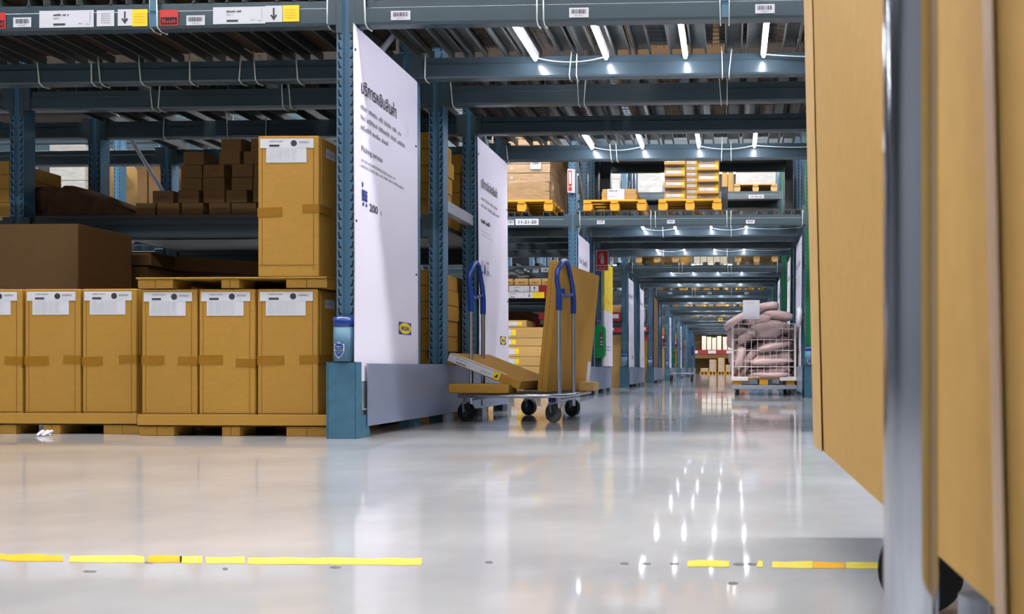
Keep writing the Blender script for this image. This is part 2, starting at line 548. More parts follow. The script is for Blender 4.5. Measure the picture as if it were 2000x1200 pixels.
BEAMS = {}
def rack(i, part):
    """rack A (the front one) or B (the one behind it) of row i"""
    Y0 = ROWS[i]
    offs = OFF_A if part == 'A' else OFF_B
    side = 'front' if part == 'A' else 'rear'
    root = thing('pallet_rack', f'{side} blue-grey steel pallet rack of the {ROWNAME[i]} row spanning the tunnel aisle', 'rack', (0, Y0 + offs[0], 0), group='pallet racks along the tunnel')
    xs = XP if i < 3 else XP[2:]
    if i == 0: xs = XP[1:]
    for x in xs:
        for o in offs:
            green = x > .5 and x < 1 and i in (1, 2) and o in (0.0, 2.39)
            put('upright', UPM[('green' if green else 'blue', 4.4 if i < 2 else (2.6 if i < 4 else 0))], root, (x, o - offs[0], 0))
        # frame bracing in the Y-Z plane
        for a, c in zip(offs[:-1], offs[1:]):
            if part == 'B' and a == 1.11: continue
            b = MB()
            ya, yc = a - offs[0] + .04, c - offs[0] + .04
            z, fl = 0.35, 0
            while z < 4.6:
                p, q = ((ya, z), (yc, z + .75)) if not fl else ((yc, z), (ya, z + .75))
                if part == 'B': p, q = (p[0], q[1]), (q[0], p[1])
                b.tube([(0, p[0], p[1]), (0, q[0], q[1])], .016, 6)
                z += .75; fl = 1 - fl
            b.build('frame_brace', ['galv'], root, (x, 0, 0))
    for k in range(len(xs) - 1):
        x0, x1 = xs[k], xs[k + 1]
        L = x1 - x0 - .1
        tunnel = abs(x0 + 2.035) < .01
        lv = [(ZB, offs)]
        if i < 4: lv.append((3.54, [offs[0], offs[-1]]))
        if not tunnel and x1 < 0 and x1 > -9 and i < 6:
            lv.append((1.275, [offs[0], offs[-1]] if i or part == 'B' else []))
        for z, oo in lv:
            for o in oo:
                bo = put('beam', beam_mesh(L), root, ((x0 + x1) / 2, o - offs[0], z))
                BEAMS[(i, o, k if i else k, round(z, 2), 'T' if tunnel else ('L' if abs(x1 + 2.035) < .01 else 'X'))] = bo
        # deck bars
        if tunnel or (abs(x1 + 2.035) < .01 and i < 4) or (i == 1 and x1 < 0):
            pitch = .165 if i < 2 else (.25 if i < 4 else .5)
            if not tunnel: pitch *= 1.25
            n = int((x1 - x0 - .2) / pitch)
            for j in range(n):
                x = x0 + .13 + j * (x1 - x0 - .26) / max(1, n - 1) + (.025 if j % 2 else -.02)
                put('deck_bar', bar_mesh(0.005, offs[-1] - offs[0] + .05), root, (x, 0, ZB + HB))
            if i < 2 and tunnel:
                wire_deck(x0 + .06, x1 - .06, .0, offs[-1] - offs[0] + .05, ZD + .003).build('wire_mesh_deck', ['bar'], root)
    return root
RACK = {}
for i in range(8):
    for p in 'AB':
        RACK[(i, p)] = rack(i, p)
def beam_of(i, o, tun, z=ZB):
    for k, v in BEAMS.items():
        if k[0] == i and k[1] == o and k[3] == round(z, 2) and k[4] == tun:
            return v

# cable ties and clips on the near beams
for o, lst in ((0.0, [295, 308, 640, 714, 1049, 1062, 1407, 1424]),
               (0.68, [78, 180, 197, 276, 372, 468, 500, 582, 830, 1112, 1126, 1411, 1424]),
               (1.11, [298, 310, 553, 568, 884, 1130, 1141, 1408, 1420]),
               (1.70, [320, 445, 520]),
               (2.39, [992, 1194, 1205, 1409, 1428])):
    for px in lst:
        Yb = ROWS[0] + o
        x = XY(px, Yb)
        bt = beam_of(0, o, 'T' if x > -2.0 else 'L')
        tie_on(bt, x, random.uniform(-.02, .02) if o else random.uniform(-.006, .006))
for i, o, lst in ((1, 0.0, [1133, 1271, 1280, 1420, 1427, 1567]), (1, .68, [1295, 1428]), (1, 2.39, [1296, 1420]), (2, 0.0, [1235, 1326, 1332, 1422, 1428, 1518]), (3, 0.0, [1282, 1352, 1358, 1428])):
    for px in lst:
        tie_on(beam_of(i, o, 'T'), XY(px, ROWS[i] + o), random.uniform(-.01, .01))

# light blue clip sleeve on the left front beam and the tunnel beam
for px, tun in ((301, 'L'), (1416, 'T')):
    bt = beam_of(0, 0.0, tun)
    x = XY(px, ROWS[0]) - bt.location.x
    b = MB(); b.box(x - .018, x + .018, -.008, -.001, .004, HB + .03); b.box(x - .018, x + .018, -.012, -.008, .085, .09)
    b.build('beam_clip', ['sleeve'], bt)['label'] = 'light blue clip between two cable ties'

# price labels on the left front beam
def on_beam(i, o, tun, px0, py0, px1, py1, elems_fn, label=None, name='price_label', z=ZB, lift=0.0125):
    Yb = ROWS[i] + o
    bt = beam_of(i, o, tun, z)
    x0, x1 = XY(px0, Yb), XY(px1, Yb)
    z1, z0 = ZY(px0, py0, Yb), ZY(px0, py1, Yb)
    wd, ht = x1 - x0, z1 - z0
    zl = min(max(z0 - z, 0.006), HB - ht + .01)
    return decal(name, elems_fn(wd, ht), bt, (x0 - bt.location.x, -.0025, zl), 0, label)

def e_bar(seed):
    return lambda w_, h_: [('r', 0, 0, w_, h_, 'white', 0)] + barcode(w_ * .12, w_ * .88, h_ * .38, h_ * .84, 1, seed) + greek(w_ * .3, w_ * .7, h_ * .14, h_ * .13, 'grey', 1, seed)
def e_price(w_, h_):
    return ([('r', 0, 0, w_, h_, 'white', 0), ('r', w_ * .26, h_ * .12, w_ * .48, h_ * .24, 'dark', 1), ('r', w_ * .93, h_ * .28, w_ * .94, h_ * .9, 'grey', 1)]
            + greek(w_ * .26, w_ * .54, h_ * .68, h_ * .12, 'dark', 1, 3) + greek(w_ * .26, w_ * .38, h_ * .5, h_ * .09, 'grey', 1, 4)
            + greek(w_ * .72, w_ * .8, h_ * .18, h_ * .08, 'grey', 1, 5) + greek(w_ * .86, w_ * .94, h_ * .14, h_ * .08, 'grey', 1, 6))
def e_note(w_, h_):
    out = [('r', 0, 0, w_, h_, 'white', 0)]
    for q in range(5): out += greek(w_ * .25, w_ * .78, h_ * (.2 + .14 * q), h_ * .06, 'grey', 1, q)
    return out
def e_down(w_, h_): return [('r', 0, 0, w_, h_, 'white', 0)] + arrow(w_ / 2, h_ / 2, h_ * .72)
def e_up(w_, h_): return [('r', 0, 0, w_, h_, 'white', 0)] + arrow(w_ / 2, h_ / 2, h_ * .72, True)
def e_yel(w_, h_):
    out = [('r', 0, 0, w_, h_, 'yellow', 0)]
    for q in range(4): out += greek(w_ * .15, w_ * .8, h_ * (.22 + .16 * q), h_ * .06, 'tora', 1, q)
    return out
def e_red(w_, h_): return [('r', 0, 0, w_, h_, 'red', 0), ('r', w_ * .06, h_ * .08, w_ * .94, h_ * .52, 'slot', 1)] + greek(w_ * .12, w_ * .9, h_ * .15, h_ * .3, 'darkred', 2, 8)

on_beam(0, 0, 'L', -26, 26, 12, 57, e_red, 'red sticker cut by the frame edge')
on_beam(0, 0, 'L', 27, 35, 62, 54, e_bar(1), 'white barcode sticker')
on_beam(0, 0, 'L', 78, 22, 184, 55, e_price, 'long white price label')
on_beam(0, 0, 'L', 190, 21, 224, 52, e_note, 'square white notice')
on_beam(0, 0, 'L', 231, 19, 259, 51, e_down, 'white down arrow label')
on_beam(0, 0, 'L', 259, 19, 289, 52, e_yel, 'yellow label beside the arrow')
on_beam(0, 0, 'L', 313, 20, 349, 51, e_red, 'red and black sticker')
on_beam(0, 0, 'L', 365, 31, 401, 50, e_bar(2), 'white barcode sticker after the red one')
on_beam(0, 0, 'L', 417, 15, 519, 48, e_price, 'long white price label, right hand one')
on_beam(0, 0, 'L', 519, 12, 552, 44, e_down, 'white down arrow label, right hand one')
on_beam(0, 0, 'L', 553, 11, 585, 43, e_yel, 'yellow label at the right end')
for q, (a, c, d, e) in enumerate(((764, 22, 802, 40), (1112, 16, 1150, 35), (1475, 9, 1513, 27))):
    on_beam(0, 0, 'T', a, c, d, e, e_bar(10 + q), 'white barcode sticker')
for q, (a, c, d, e) in enumerate(((1166, 431, 1181, 438), (1303, 430, 1318, 437), (1457, 430, 1474, 437))):
    on_beam(1, 0, 'T', a, c, d, e, e_bar(20 + q), 'small barcode sticker')
def e_place(txt):
    return lambda w_, h_: [('r', 0, 0, w_, h_, 'white', 0), ('t', txt, w_ * .09, h_ * .24, h_ * .72, 'dark', 1, .03, w_ * .82 / max(1e-3, _tw(txt, h_ * .72)))]
def _tw(txt, size):
    vs, _ = text_geo(txt, size, .03)
    return max(v[0] for v in vs)
on_beam(1, 0, 'L', 1007, 428, 1052, 440, e_place('11-21-20'), 'white place sign reading 11-21-20', 'place_sign')
on_beam(1, 0, 'L', 991, 431, 1004, 440, e_bar(31), 'small barcode sticker')
on_beam(2, 0, 'L', 1057, 523, 1093, 532, e_place('15-20-20'), 'white place sign reading 15-20-20', 'place_sign')
on_beam(2, 0, 'L', 1041, 527, 1052, 533, e_bar(32), 'small barcode sticker')
on_beam(2, 0, 'T', 1462, 381, 1492, 388, e_place('15-24-20'), 'white place sign reading 15-24-20', 'place_sign', z=3.54)
for px in (1305, 1382, 1454):
    on_beam(3, 0, 'T', px, 571, px + 8, 575, e_bar(px), 'small barcode sticker')

# LED tubes and cables under the decks
for i in range(8):
    for g, (oa, ob, nm) in enumerate(((0.0, 0.68, 'front'), (1.70, 2.39, 'rear'))):
        ya, yb = ROWS[i] + oa + .12, ROWS[i] + ob - .04
        zt = ZB + HB - .051
        for q, x in enumerate((-1.205, -.77, -.285, .19)):
            yc = (ya + yb) / 2
            t = thing('led_tube_light', f'white LED tube under {nm} deck of {ROWNAME[i]} rack row, {ORD[q]} from left', 'light', (x, yc, zt), group='LED tubes under the rack decks')
            b = MB(); b.tube([(0, ya - yc + .02, 0), (0, yb - yc - .02, 0)], .0115, 10); b.build('glowing_tube', ['tube'], t)
            b = MB(); b.box(-.016, .016, ya - yc, yb - yc, .013, .047); b.build('holder', ['lampbody'], t)
        if i < 3:
            for q, (xa, xb, sag) in enumerate(((-1.205, -.77, .03), (.19, .93, .02)) if (i == 0 and g == 0) else ((-1.205, -.77, .03), (-.285, .19, .03), (.19, .93, .02))):
                b = MB()
                b.tube([(xa + (xb - xa) * k / 12, yb - .02, zt + .01 - sag * 4 * (k / 12) * (1 - k / 12)) for k in range(13)], .0032, 6)
                o = b.build('power_cable', ['tie'])
                tag(o, f'thin pale power cable sagging under {nm} deck of {ROWNAME[i]} rack, {ORD[q]} from the left', 'cable', 'cables between the LED tubes')

# ------------------------------------------------------------------ end guards, post protectors
def guard(i, side):
    """floor guard along the tunnel side of row i; side -1 left, +1 right"""
    Y0 = ROWS[i]
    xc = -2.035 if side < 0 else .975
    sgn = -side                                     # towards the tunnel centre
    nm = 'left' if side < 0 else 'right'
    t = thing('rack_end_guard', f'steel floor guard at the {nm} foot of the {ROWNAME[i]} rack row', 'guard', (xc, Y0 - .04, 0), group='rack end guards')
    b = MB()
    b.box(-.076, .076, 0, .012, 0, .402); b.box(sgn * .076 - .006, sgn * .076 + .006, 0.0, .045, 0.12, .402)
    b.prism([(.0, 0), (.13, 0), (.13, .03), (.1, .12), (.0, .12)], 'x', sgn * .07, sgn * .082)
    b.box(-.082, -.07, 0, .1, 0, .402); b.box(-.076, .076, 0, .03, .396, .402)
    b.build('guard_post', ['teal'], t, bevel=.002)
    xi = sgn * .09
    b = MB()
    b.box(xi - .004, xi + .004, .09, 1.09, .06, .395); b.box(min(xi, xi - sgn * .006), max(xi, xi - sgn * .006), .09, 1.09, .389, .395); b.box(min(xi, xi - sgn * .006), max(xi, xi - sgn * .006), .09, 1.09, .06, .066)
    b.build('guard_panel', ['guardpanel'], t, bevel=.0015)
    b = MB()
    b.box(xi - sgn * .016 - .004, xi - sgn * .016 + .004, 1.09, 2.46, .06, .388)
    b.build('guard_panel', ['guardpanel'], t, bevel=.0015)
    for yy in (1.12, 1.75, 2.35):
        b = MB(); b.box(min(xi - sgn * .03, xi + sgn * .012), max(xi - sgn * .03, xi + sgn * .012), yy, yy + .1, 0, .06); b.build('guard_foot', ['galv'], t)
    b = MB()
    b.tube([(sgn * .076, .06, .19), (sgn * .076, .06, .15), (xi - sgn * .012, .1, .15)], .006, 8)
    b.box(sgn * .06, sgn * .068, .05, .2, .1, .39)
    b.build('bracket', ['galv'], t)
    return t
def e_shield(wd, ht, w0=0.0):
    def sh(k):
        return [(-wd / 2 * k, ht * .36 * k), (0, ht * .5 * k), (wd / 2 * k, ht * .36 * k), (wd / 2 * k, -.02 * ht), (wd * .34 * k, -ht * .26 * k), (0, -ht * .5 * k), (-wd * .34 * k, -ht * .26 * k), (-wd / 2 * k, -.02 * ht)]
    return [('p', sh(1.0), 'white', 0), ('p', sh(.84), 'logoblue', 1), ('r', -wd * .42, -.02 * ht, wd * .42, ht * .12, 'white', 2)] + greek(-wd * .3, wd * .3, ht * .2, ht * .06, 'lgrey', 2, 3)
def protector(i, side):
    Y0 = ROWS[i]
    xc = -2.035 if side < 0 else .975
    nm = 'left' if side < 0 else 'right'
    t = thing('post_protector', f'light blue plastic sleeve round the {nm} upright foot of {ROWNAME[i]} rack row', 'protector', (xc, Y0, .404), group='plastic post protectors')
    arc = [(-.058, .03)] + [(.058 * math.sin(a), -.058 * math.cos(a)) for a in [(-PI / 2 + PI * k / 24) for k in range(25)]] + [(.058, .03)]
    inner = [(x * .93, y * .93) for x, y in reversed(arc)]
    b = MB(); b.prism(arc + inner, 'z', 0, .182, 0, True); b.build('sleeve', ['sleeve'], t)
    arc2 = [(x * 1.015, y * 1.015) for x, y in arc]; in2 = [(x * .92, y * .92) for x, y in reversed(arc)]
    b = MB(); b.prism(arc2 + in2, 'z', .182, .232, 0, True); b.build('blue_band', ['plasticblue'], t)
    wp = lambda u, v, d: ((.0585 + d) * math.sin(u / .0585), -(.0585 + d) * math.cos(u / .0585), v)
    o = put('shield_sticker', decal_mesh('shield_sticker', [tuple(list(e)) for e in e_shield(.058, .088)], wp), t, (0, 0, .058), (0, 0, -.1))
    return t
for i in range(8):
    guard(i, -1)
    if i < 4: guard(i, 1)
for i in range(5):
    protector(i, -1)
protector(1, 1); protector(2, 1)

# ------------------------------------------------------------------ banners
def logo(x, y, wd, ht, l=1):
    tw = _tw('IKEA', ht * .42)
    return [('r', x, y, x + wd, y + ht, 'logoblue', l), ('c', x + wd / 2, y + ht / 2, wd * .49, ht * .47, 'yellow', l + 1),
            ('t', 'IKEA', x + wd * .16, y + ht * .34, ht * .44, 'logoblue', l + 2, .045, wd * .68 / max(1e-3, _tw('IKEA', ht * .44)))]
def banner(label, x, y0, y1, z0, z1, sgn, print_fn, tint='banner', curl=.03, seed=0, lean=.006):
    """vinyl sheet hung along the tunnel side; faces the tunnel (sgn +1: faces +X)"""
    wd, ht = y1 - y0, z1 - z0
    t = thing('service_banner', label, 'banner', (x, y0, z0), group='white banners on the tunnel sides')
    def surf(u, v, d=0.0):                          # u along Y, v up
        a, c = u / wd, v / ht
        off = lean * (1 - c) ** 1.6 + .007 * (1 + math.sin(a * 5 + seed)) * (1 - c) + curl * (max(0, .1 - a) / .1) ** 2 * .25 * min(1, c * 3)
        return (sgn * (off + d), u, v)
    b = MB()
    b.grid(24, 40, lambda i, j: surf(i * wd, j * ht, 0.0))
    b.grid(24, 40, lambda i, j: surf(i * wd, j * ht, -.002))
    b.build('sheet', [tint], t)
    wpf = (lambda u, v, d: surf(u, v, d + .0015)) if sgn > 0 else (lambda u, v, d: surf(wd - u, v, d + .0015))
    for nm, el in print_fn(wd, ht):
        put(nm, decal_mesh(nm, el, wpf), t)
    for (a, c) in ((.03, .93), (.97, .78), (.03, .45), (.97, .35)):
        p = surf(a * wd, c * ht, .002)
        b = MB(); b.disc(p, (1, 0, 0), .007, .004, 12); b.build('eyelet', ['darkgrey'], t)
    return t
def para(z0, rows, h, k, x0=.08):
    return sum([greek(x0, xe, z - z0, h, k, 1, q + int(z * 50)) for q, (z, xe) in enumerate(rows)], [])
def print1(wd, ht):
    z0 = .30
    title = 'บริการหยิบสินค้า'
    cart = []
    zc = 1.235 - z0
    cart += [('p', [(.085, zc + .10), (.095, zc + .105), (.098, zc + .125), (.083, zc + .13)], 'logoblue', 1)]
    for q in range(4): cart.append(('r', .083 + q * .014, zc + .03, .092 + q * .014, zc + .09, 'plasticblue', 1))
    for q in range(3): cart.append(('r', .083, zc + .035 + q * .022, .135, zc + .042 + q * .022, 'plasticblue', 2))
    cart += [('c', .095, zc + .012, .008, .01, 'logoblue', 1), ('c', .125, zc + .012, .008, .01, 'logoblue', 1)]
    return [('heading', [('t', title, .08, 1.84 - z0, .098, 'dark', 1, .012, .40 / _tw(title, .1))]),
            ('body_text', para(z0, ((1.755, .53), (1.70, .58), (1.645, .37)), .026, 'grey')),
            ('subheading', [('t', 'Picking service', .08, 1.53 - z0, .042, 'dark', 1, .006, .21 / _tw('Picking service', .04))]),
            ('small_text', para(z0, ((1.475, .46), (1.445, .56)), .014, 'grey')),
            ('cart_icon', cart),
            ('price', [('t', '200', .155, 1.225 - z0, .058, 'dark', 1, .02, 1.0), ('t', '฿', .27, 1.225 - z0, .034, 'grey', 1, 0, 1.0)]),
            ('logo', logo(.485, .573 - z0, .165, .072))]
def print2(wd, ht):
    z0 = .30
    title = 'บริการจัดส่งสินค้า'
    zc = 1.10 - z0
    return [('heading', [('t', title, .07, 1.80 - z0, .098, 'dark', 1, .012, .40 / _tw(title, .1))]),
            ('body_text', para(z0, ((1.70, .45), (1.645, .5)), .024, 'grey', .07)),
            ('subheading', greek(.07, .3, 1.52 - z0, .034, 'dark', 1, 9)),
            ('small_text', para(z0, ((1.45, .3), (1.42, .34)), .012, 'lgrey', .07)),
            ('truck_icon', [('r', .07, zc + .03, .13, zc + .12, 'lgrey', 1), ('p', [(.13, zc + .03), (.165, zc + .03), (.165, zc + .065), (.148, zc + .095), (.13, zc + .095)], 'logoblue', 1), ('c', .09, zc + .025, .013, .013, 'logoblue', 2), ('c', .145, zc + .025, .013, .013, 'logoblue', 2)]),
            ('price', greek(.19, .25, zc + .11, .02, 'grey', 1, 3) + [('t', '578', .185, zc + .015, .055, 'logoblue', 1, .01, .9), ('t', '฿', .29, zc + .015, .032, 'grey', 1, 0, 1.0)]),
            ('logo', logo(.52, .575 - z0, .125, .068))]
def print3(wd, ht):
    return [('heading', greek(.08, wd * .75, ht * .8, .09, 'grey', 1, 2)),
            ('body_text', sum([greek(.08, wd * .7, ht * (.72 - .03 * q), .025, 'lgrey', 1, q) for q in range(3)], [])),
            ('logo', logo(wd * .6, ht * .14, .13, .07))]
banner('large white service banner with Thai heading beside the nearest blue upright', -1.981, 3.535, 4.285, .30, 2.172, 1, print1)
banner('second white service banner with Thai heading and price behind the blue trolley handle', -1.981, 5.30, 6.02, .30, 2.172, 1, print2, seed=2, curl=.02)
banner('white banner by the upright under the 11-21-20 sign', -1.981, ROWS[1] + .06, ROWS[1] + .8, .30, 2.1, 1, print3, seed=1)
banner('first of two white banners at the left of the third rack row', -1.981, ROWS[2] + .1, ROWS[2] + .85, .30, 2.1, 1, print3, seed=3)
banner('second of two white banners at the left of the third rack row', -1.981, ROWS[2] + 1.75, ROWS[2] + 2.45, .30, 2.1, 1, print3, seed=4)
banner('grey-white banner at the left of the fifth rack row', -1.981, ROWS[4] + .1, ROWS[4] + .8, .30, 2.0, 1, print3, seed=5)
banner('narrow white banner at the left of the sixth rack row', -1.981, ROWS[5] + .1, ROWS[5] + .8, .30, 2.0, 1, print3, seed=6)
banner('white banner behind the cage of pillows by the green upright', .917, ROWS[1] + .3, ROWS[1] + 1.2, .30, 2.12, -1, print3, seed=1)
banner('second white banner on the right beyond the dark rack posts', .917, ROWS[1] + 2.05, ROWS[1] + 2.75, .40, 2.12, -1, print3, seed=2)
banner('white banner at the right of the third rack row', .917, ROWS[2] + .2, ROWS[2] + 1.0, .30, 2.1, -1, print3, seed=5)
# brown weathered panel by the fourth row
b = MB(); b.box(-.012, .012, 0, .9, 0, 1.75)
tag(b.build('side_panel', ['card3'], None, (-1.968, ROWS[3] + .15, .4), bevel=.003), 'brown-grey side panel at the left of the fourth rack row', 'panel')

# yellow and white sign board with a green dispenser hanging from it, extinguisher signs
Ys = ROWS[1] + 1.78
t = thing('sign_board', 'tall yellow and white sign board beside the leaning flat pack', 'sign', (-1.965, Ys, .40))
b = MB(); b.box(-.012, .012, 0, .72, 0, .86); b.build('white_board', ['banner'], t, bevel=.002)
b = MB(); b.box(-.012, .012, 0, .72, .86, 1.62); b.build('yellow_board', ['yellow'], t, bevel=.002)
decal('print', greek(.1, .5, .98, .09, 'tora', 1, 3) + greek(.1, .4, 1.2, .03, 'tora', 1, 4) + [('r', .1, .3, .5, .31, 'dark', 1), ('r', .1, .25, .45, .26, 'dark', 1)], t, (.0125, 0, 0), PI / 2)
def dispenser(label, x, y, z):
    t = thing('bag_dispenser', label, 'dispenser', (x, y, z), group='green dispensers')
    b = MB()
    b.prism([(-.09, .06), (-.07, 0), (.05, 0), (.08, .06), (.08, .44), (.05, .5), (-.05, .5), (-.09, .44)], 'y', -.05, .05)
    b.build('body', ['greenplastic'], t, bevel=.012)
    b = MB(); b.box(.0, .055, -.054, -.05, .16, .4); b.build('front_slot', ['darkgrey'], t)
    decal('lettering', greek(.01, .05, .2, .018, 'white', 1, 2) + greek(.01, .05, .24, .018, 'white', 1, 3) + greek(.01, .05, .3, .018, 'white', 1, 4), t, (0, -.054, 0))
    b = MB(); b.tube([(0, 0, .5), (0, 0, .56), (-.05, 0, .57)], .004, 6); b.build('hook', ['galv'], t)
dispenser('green plastic dispenser hanging in front of the yellow and white sign board', -1.99, ROWS[1] + 1.63, .52)
dispenser('small far green dispenser hanging at the left of the fifth rack row', -1.99, ROWS[4] + 1.63, .52)

def e_ext(w_, h_):
    return [('r', 0, 0, w_, h_, 'white', 0), ('r', w_ * .06, h_ * .27, w_ * .94, h_ * .97, 'red', 1), ('r', w_ * .06, h_ * .03, w_ * .94, h_ * .23, 'red', 1),
            ('r', w_ * .38, h_ * .34, w_ * .64, h_ * .72, 'white', 2), ('c', w_ * .51, h_ * .72, w_ * .13, h_ * .07, 'white', 2), ('r', w_ * .46, h_ * .76, w_ * .56, h_ * .86, 'white', 2),
            ('p', [(w_ * .46, h_ * .86), (w_ * .3, h_ * .8), (w_ * .22, h_ * .6), (w_ * .29, h_ * .6), (w_ * .35, h_ * .76), (w_ * .5, h_ * .81)], 'white', 2)] + greek(w_ * .2, w_ * .8, h_ * .1, h_ * .05, 'white', 2, 4)
Ye = ROWS[1] + 1.66
t = thing('extinguisher_sign', 'red fire extinguisher sign above the yellow and white sign board', 'sign', (XY(1164, Ye), Ye, ZY(1164, 529, Ye)))
b = MB(); b.box(0, .19, .001, .006, 0, .31); b.build('board', ['white'], t)
decal('pictogram', e_ext(.19, .31), t, (0, 0, 0))
b = MB(); b.box(.02, .05, .006, .038, .1, .2); b.build('bracket', ['galv'], t)
t = thing('small_red_sign', 'small red and white sign fixed to the upright between the orange pallets', 'sign', (-2.085, ROWS[1] - .055, 2.60), (0, 0, .35))
b = MB(); b.box(0, .095, .001, .006, 0, .3); b.build('board', ['white'], t)
decal('print', [('r', .01, .08, .055, .28, 'red', 1), ('r', .02, .11, .045, .26, 'white', 2), ('r', .01, .02, .055, .07, 'red', 1)], t, (0, 0, 0))
b = MB(); b.box(.03, .06, .006, .03, .05, .25); b.build('clamp', ['galv'], t)

# ------------------------------------------------------------------ cartons and pallets
def simple_box(name, label, cat, x0, x1, y0, y1, z0, z1, m='card', group=None, bev=.006, rz=0.0, seam=True):
    """a plain closed carton: body with a seam strip; one mesh"""
    wd, dp, ht = (x1 - x0) / 2, (y1 - y0) / 2, z1 - z0
    b = MB()
    b.box(-wd, wd, -dp, dp, 0, ht)
    me = b.mesh(name, [m], min(bev, ht * .2, wd * .3))
    o = put(name, me, None, ((x0 + x1) / 2, (y0 + y1) / 2, z0), (0, 0, rz))
    tag(o, label, cat, group)
    return o

def part_box(root, name, x0, x1, y0, y1, z0, z1, m, bev=.004):
    b = MB(); b.box(x0, x1, y0, y1, z0, z1)
    return b.build(name, [m], root, bevel=bev)

def e_cartonlabel(w_, h_):
    return ([('r', 0, 0, w_, h_, 'white', 0), ('c', w_ * .63, h_ * .5, h_ * .34, h_ * .34, 'dark', 1), ('r', w_ * .17, h_ * .14, w_ * .36, h_ * .36, 'dark', 1)]
            + greek(w_ * .17, w_ * .45, h_ * .66, h_ * .16, 'grey', 1, 2) + greek(w_ * .73, w_ * .94, h_ * .5, h_ * .26, 'grey', 1, 3) + greek(w_ * .73, w_ * .82, h_ * .16, h_ * .1, 'lgrey', 1, 4))
def e_paper(w_, h_):
    out = [('r', 0, 0, w_, h_, 'white', 0)]
    for c0, c1 in ((.05, .2), (.24, .4), (.44, .58), (.62, .76)):
        for q in range(7): out += greek(w_ * c0, w_ * c1, h_ * (.12 + .1 * q), h_ * .055, 'lgrey', 1, q + int(c0 * 90))
    return out

def big_carton(label, x0, x1, y0, y1, z0, z1, rz=0.0, lid=False, group=None):
    wd, dp, ht = x1 - x0, y1 - y0, z1 - z0
    t = thing('cardboard_carton', label, 'carton', ((x0 + x1) / 2, (y0 + y1) / 2, z0), (0, 0, rz), group)
    b = MB()
    b.box(-wd / 2, wd / 2, -dp / 2, dp / 2, 0, ht)
    b.build('body', ['card'], t, bevel=.007, seg=3)
    # overlapping side flap and front crease lines
    b = MB()
    b.box(-wd / 2 + .006, wd / 2 - .006, -dp / 2 - .0012, -dp / 2, .062, .064)
    b.box(-wd / 2 + .022, -wd / 2 + .0235, -dp / 2 - .0012, -dp / 2, .064, ht - .07)
    b.box(wd / 2 - .03, wd / 2 - .028, -dp / 2 - .0012, -dp / 2, .035, ht - .06)
    b.build('crease', ['crease'], t)
    b = MB()
    b.box(wd / 2, wd / 2 + .004, -dp / 2 + .02, dp / 2 - .02, ht * .47, ht - .01)
    b.build('side_flap', ['card'], t, bevel=.0015)
    zt = ht * .47
    b = MB(); b.prism([(-dp / 2 - .0015, -.025), (-dp / 2 - .0015, .025), (-dp / 2 - .0004, .025), (-dp / 2 - .0004, -.025)], 'x', -wd / 2 - .0015, -wd / 2 + wd * random.uniform(.36, .44))
    b.build('packing_tape', ['tape'], t, (0, 0, zt + random.uniform(-.008, .008)), (0, random.uniform(-.05, .05), 0))
    b = MB(); b.prism([(-dp / 2 - .0015, -.023), (-dp / 2 - .0015, .023), (-dp / 2 - .0004, .023), (-dp / 2 - .0004, -.023)], 'x', wd / 2 - wd * random.uniform(.26, .38), wd / 2 + .0015)
    b.box(wd / 2 + .0045, wd / 2 + .006, -dp / 2 - .0015, -dp / 2 + .12, -.023, .023)
    b.build('packing_tape', ['tape'], t, (0, 0, zt + random.uniform(-.01, .01)), (0, random.uniform(-.05, .05), 0))
    decal('paper_sheet', e_paper(wd * .66, .092), t, (-wd * .36, -dp / 2 - .0005, ht - .145))
    decal('product_label', e_cartonlabel(wd * .88, .05), t, (-wd * .46, -dp / 2 - .001, ht - .066))
    decal('side_label', [('r', 0, 0, .09, .05, 'white', 0)] + greek(.01, .07, .02, .01, 'grey', 1, 2), t, (wd / 2 + .0045, -dp / 2 + .06, ht - .1), PI / 2)
    return t

def paper_pallet(label, x0, x1, y0, y1, z0, foot_h=.052, lip=.065, feet=(.0, .44, .78), group='paper pallets'):
    wd, dp = x1 - x0, y1 - y0
    t = thing('paper_pallet', label, 'pallet', ((x0 + x1) / 2, (y0 + y1) / 2, z0), group=group)
    a, d = wd / 2, dp / 2
    b = MB()
    b.box(-a, a, -d, d, foot_h, foot_h + .008)
    if lip:
        def wav(s): return lambda u, v: (s[0] + (s[1] - s[0]) * u, s[2] + (s[3] - s[2]) * u, foot_h + (lip + .006 * math.sin(u * 9)) * v)
        th = .005
        b.box(-a, a, -d, -d + th, foot_h, foot_h + lip); b.box(-a, a, d - th, d, foot_h, foot_h + lip)
        b.box(-a, -a + th, -d + th, d - th, foot_h, foot_h + lip); b.box(a - th, a, -d + th, d - th, foot_h, foot_h + lip)
    b.build('tray', ['card'], t, bevel=.0012, seg=1)
    for fx, fw in zip(feet, (.19, .1, .22)):
        for yy in (-d + .01, -.06, d - .14):
            x = -a + wd * fx
            b = MB(); b.box(x + .004, x + wd * fw * .5, yy, yy + .13, 0, foot_h); b.box(x + wd * fw * .5 + .002, x + wd * fw - .002, yy, yy + .13, 0, foot_h)
            b.build('foot', ['card'], t, bevel=.003)
    return t

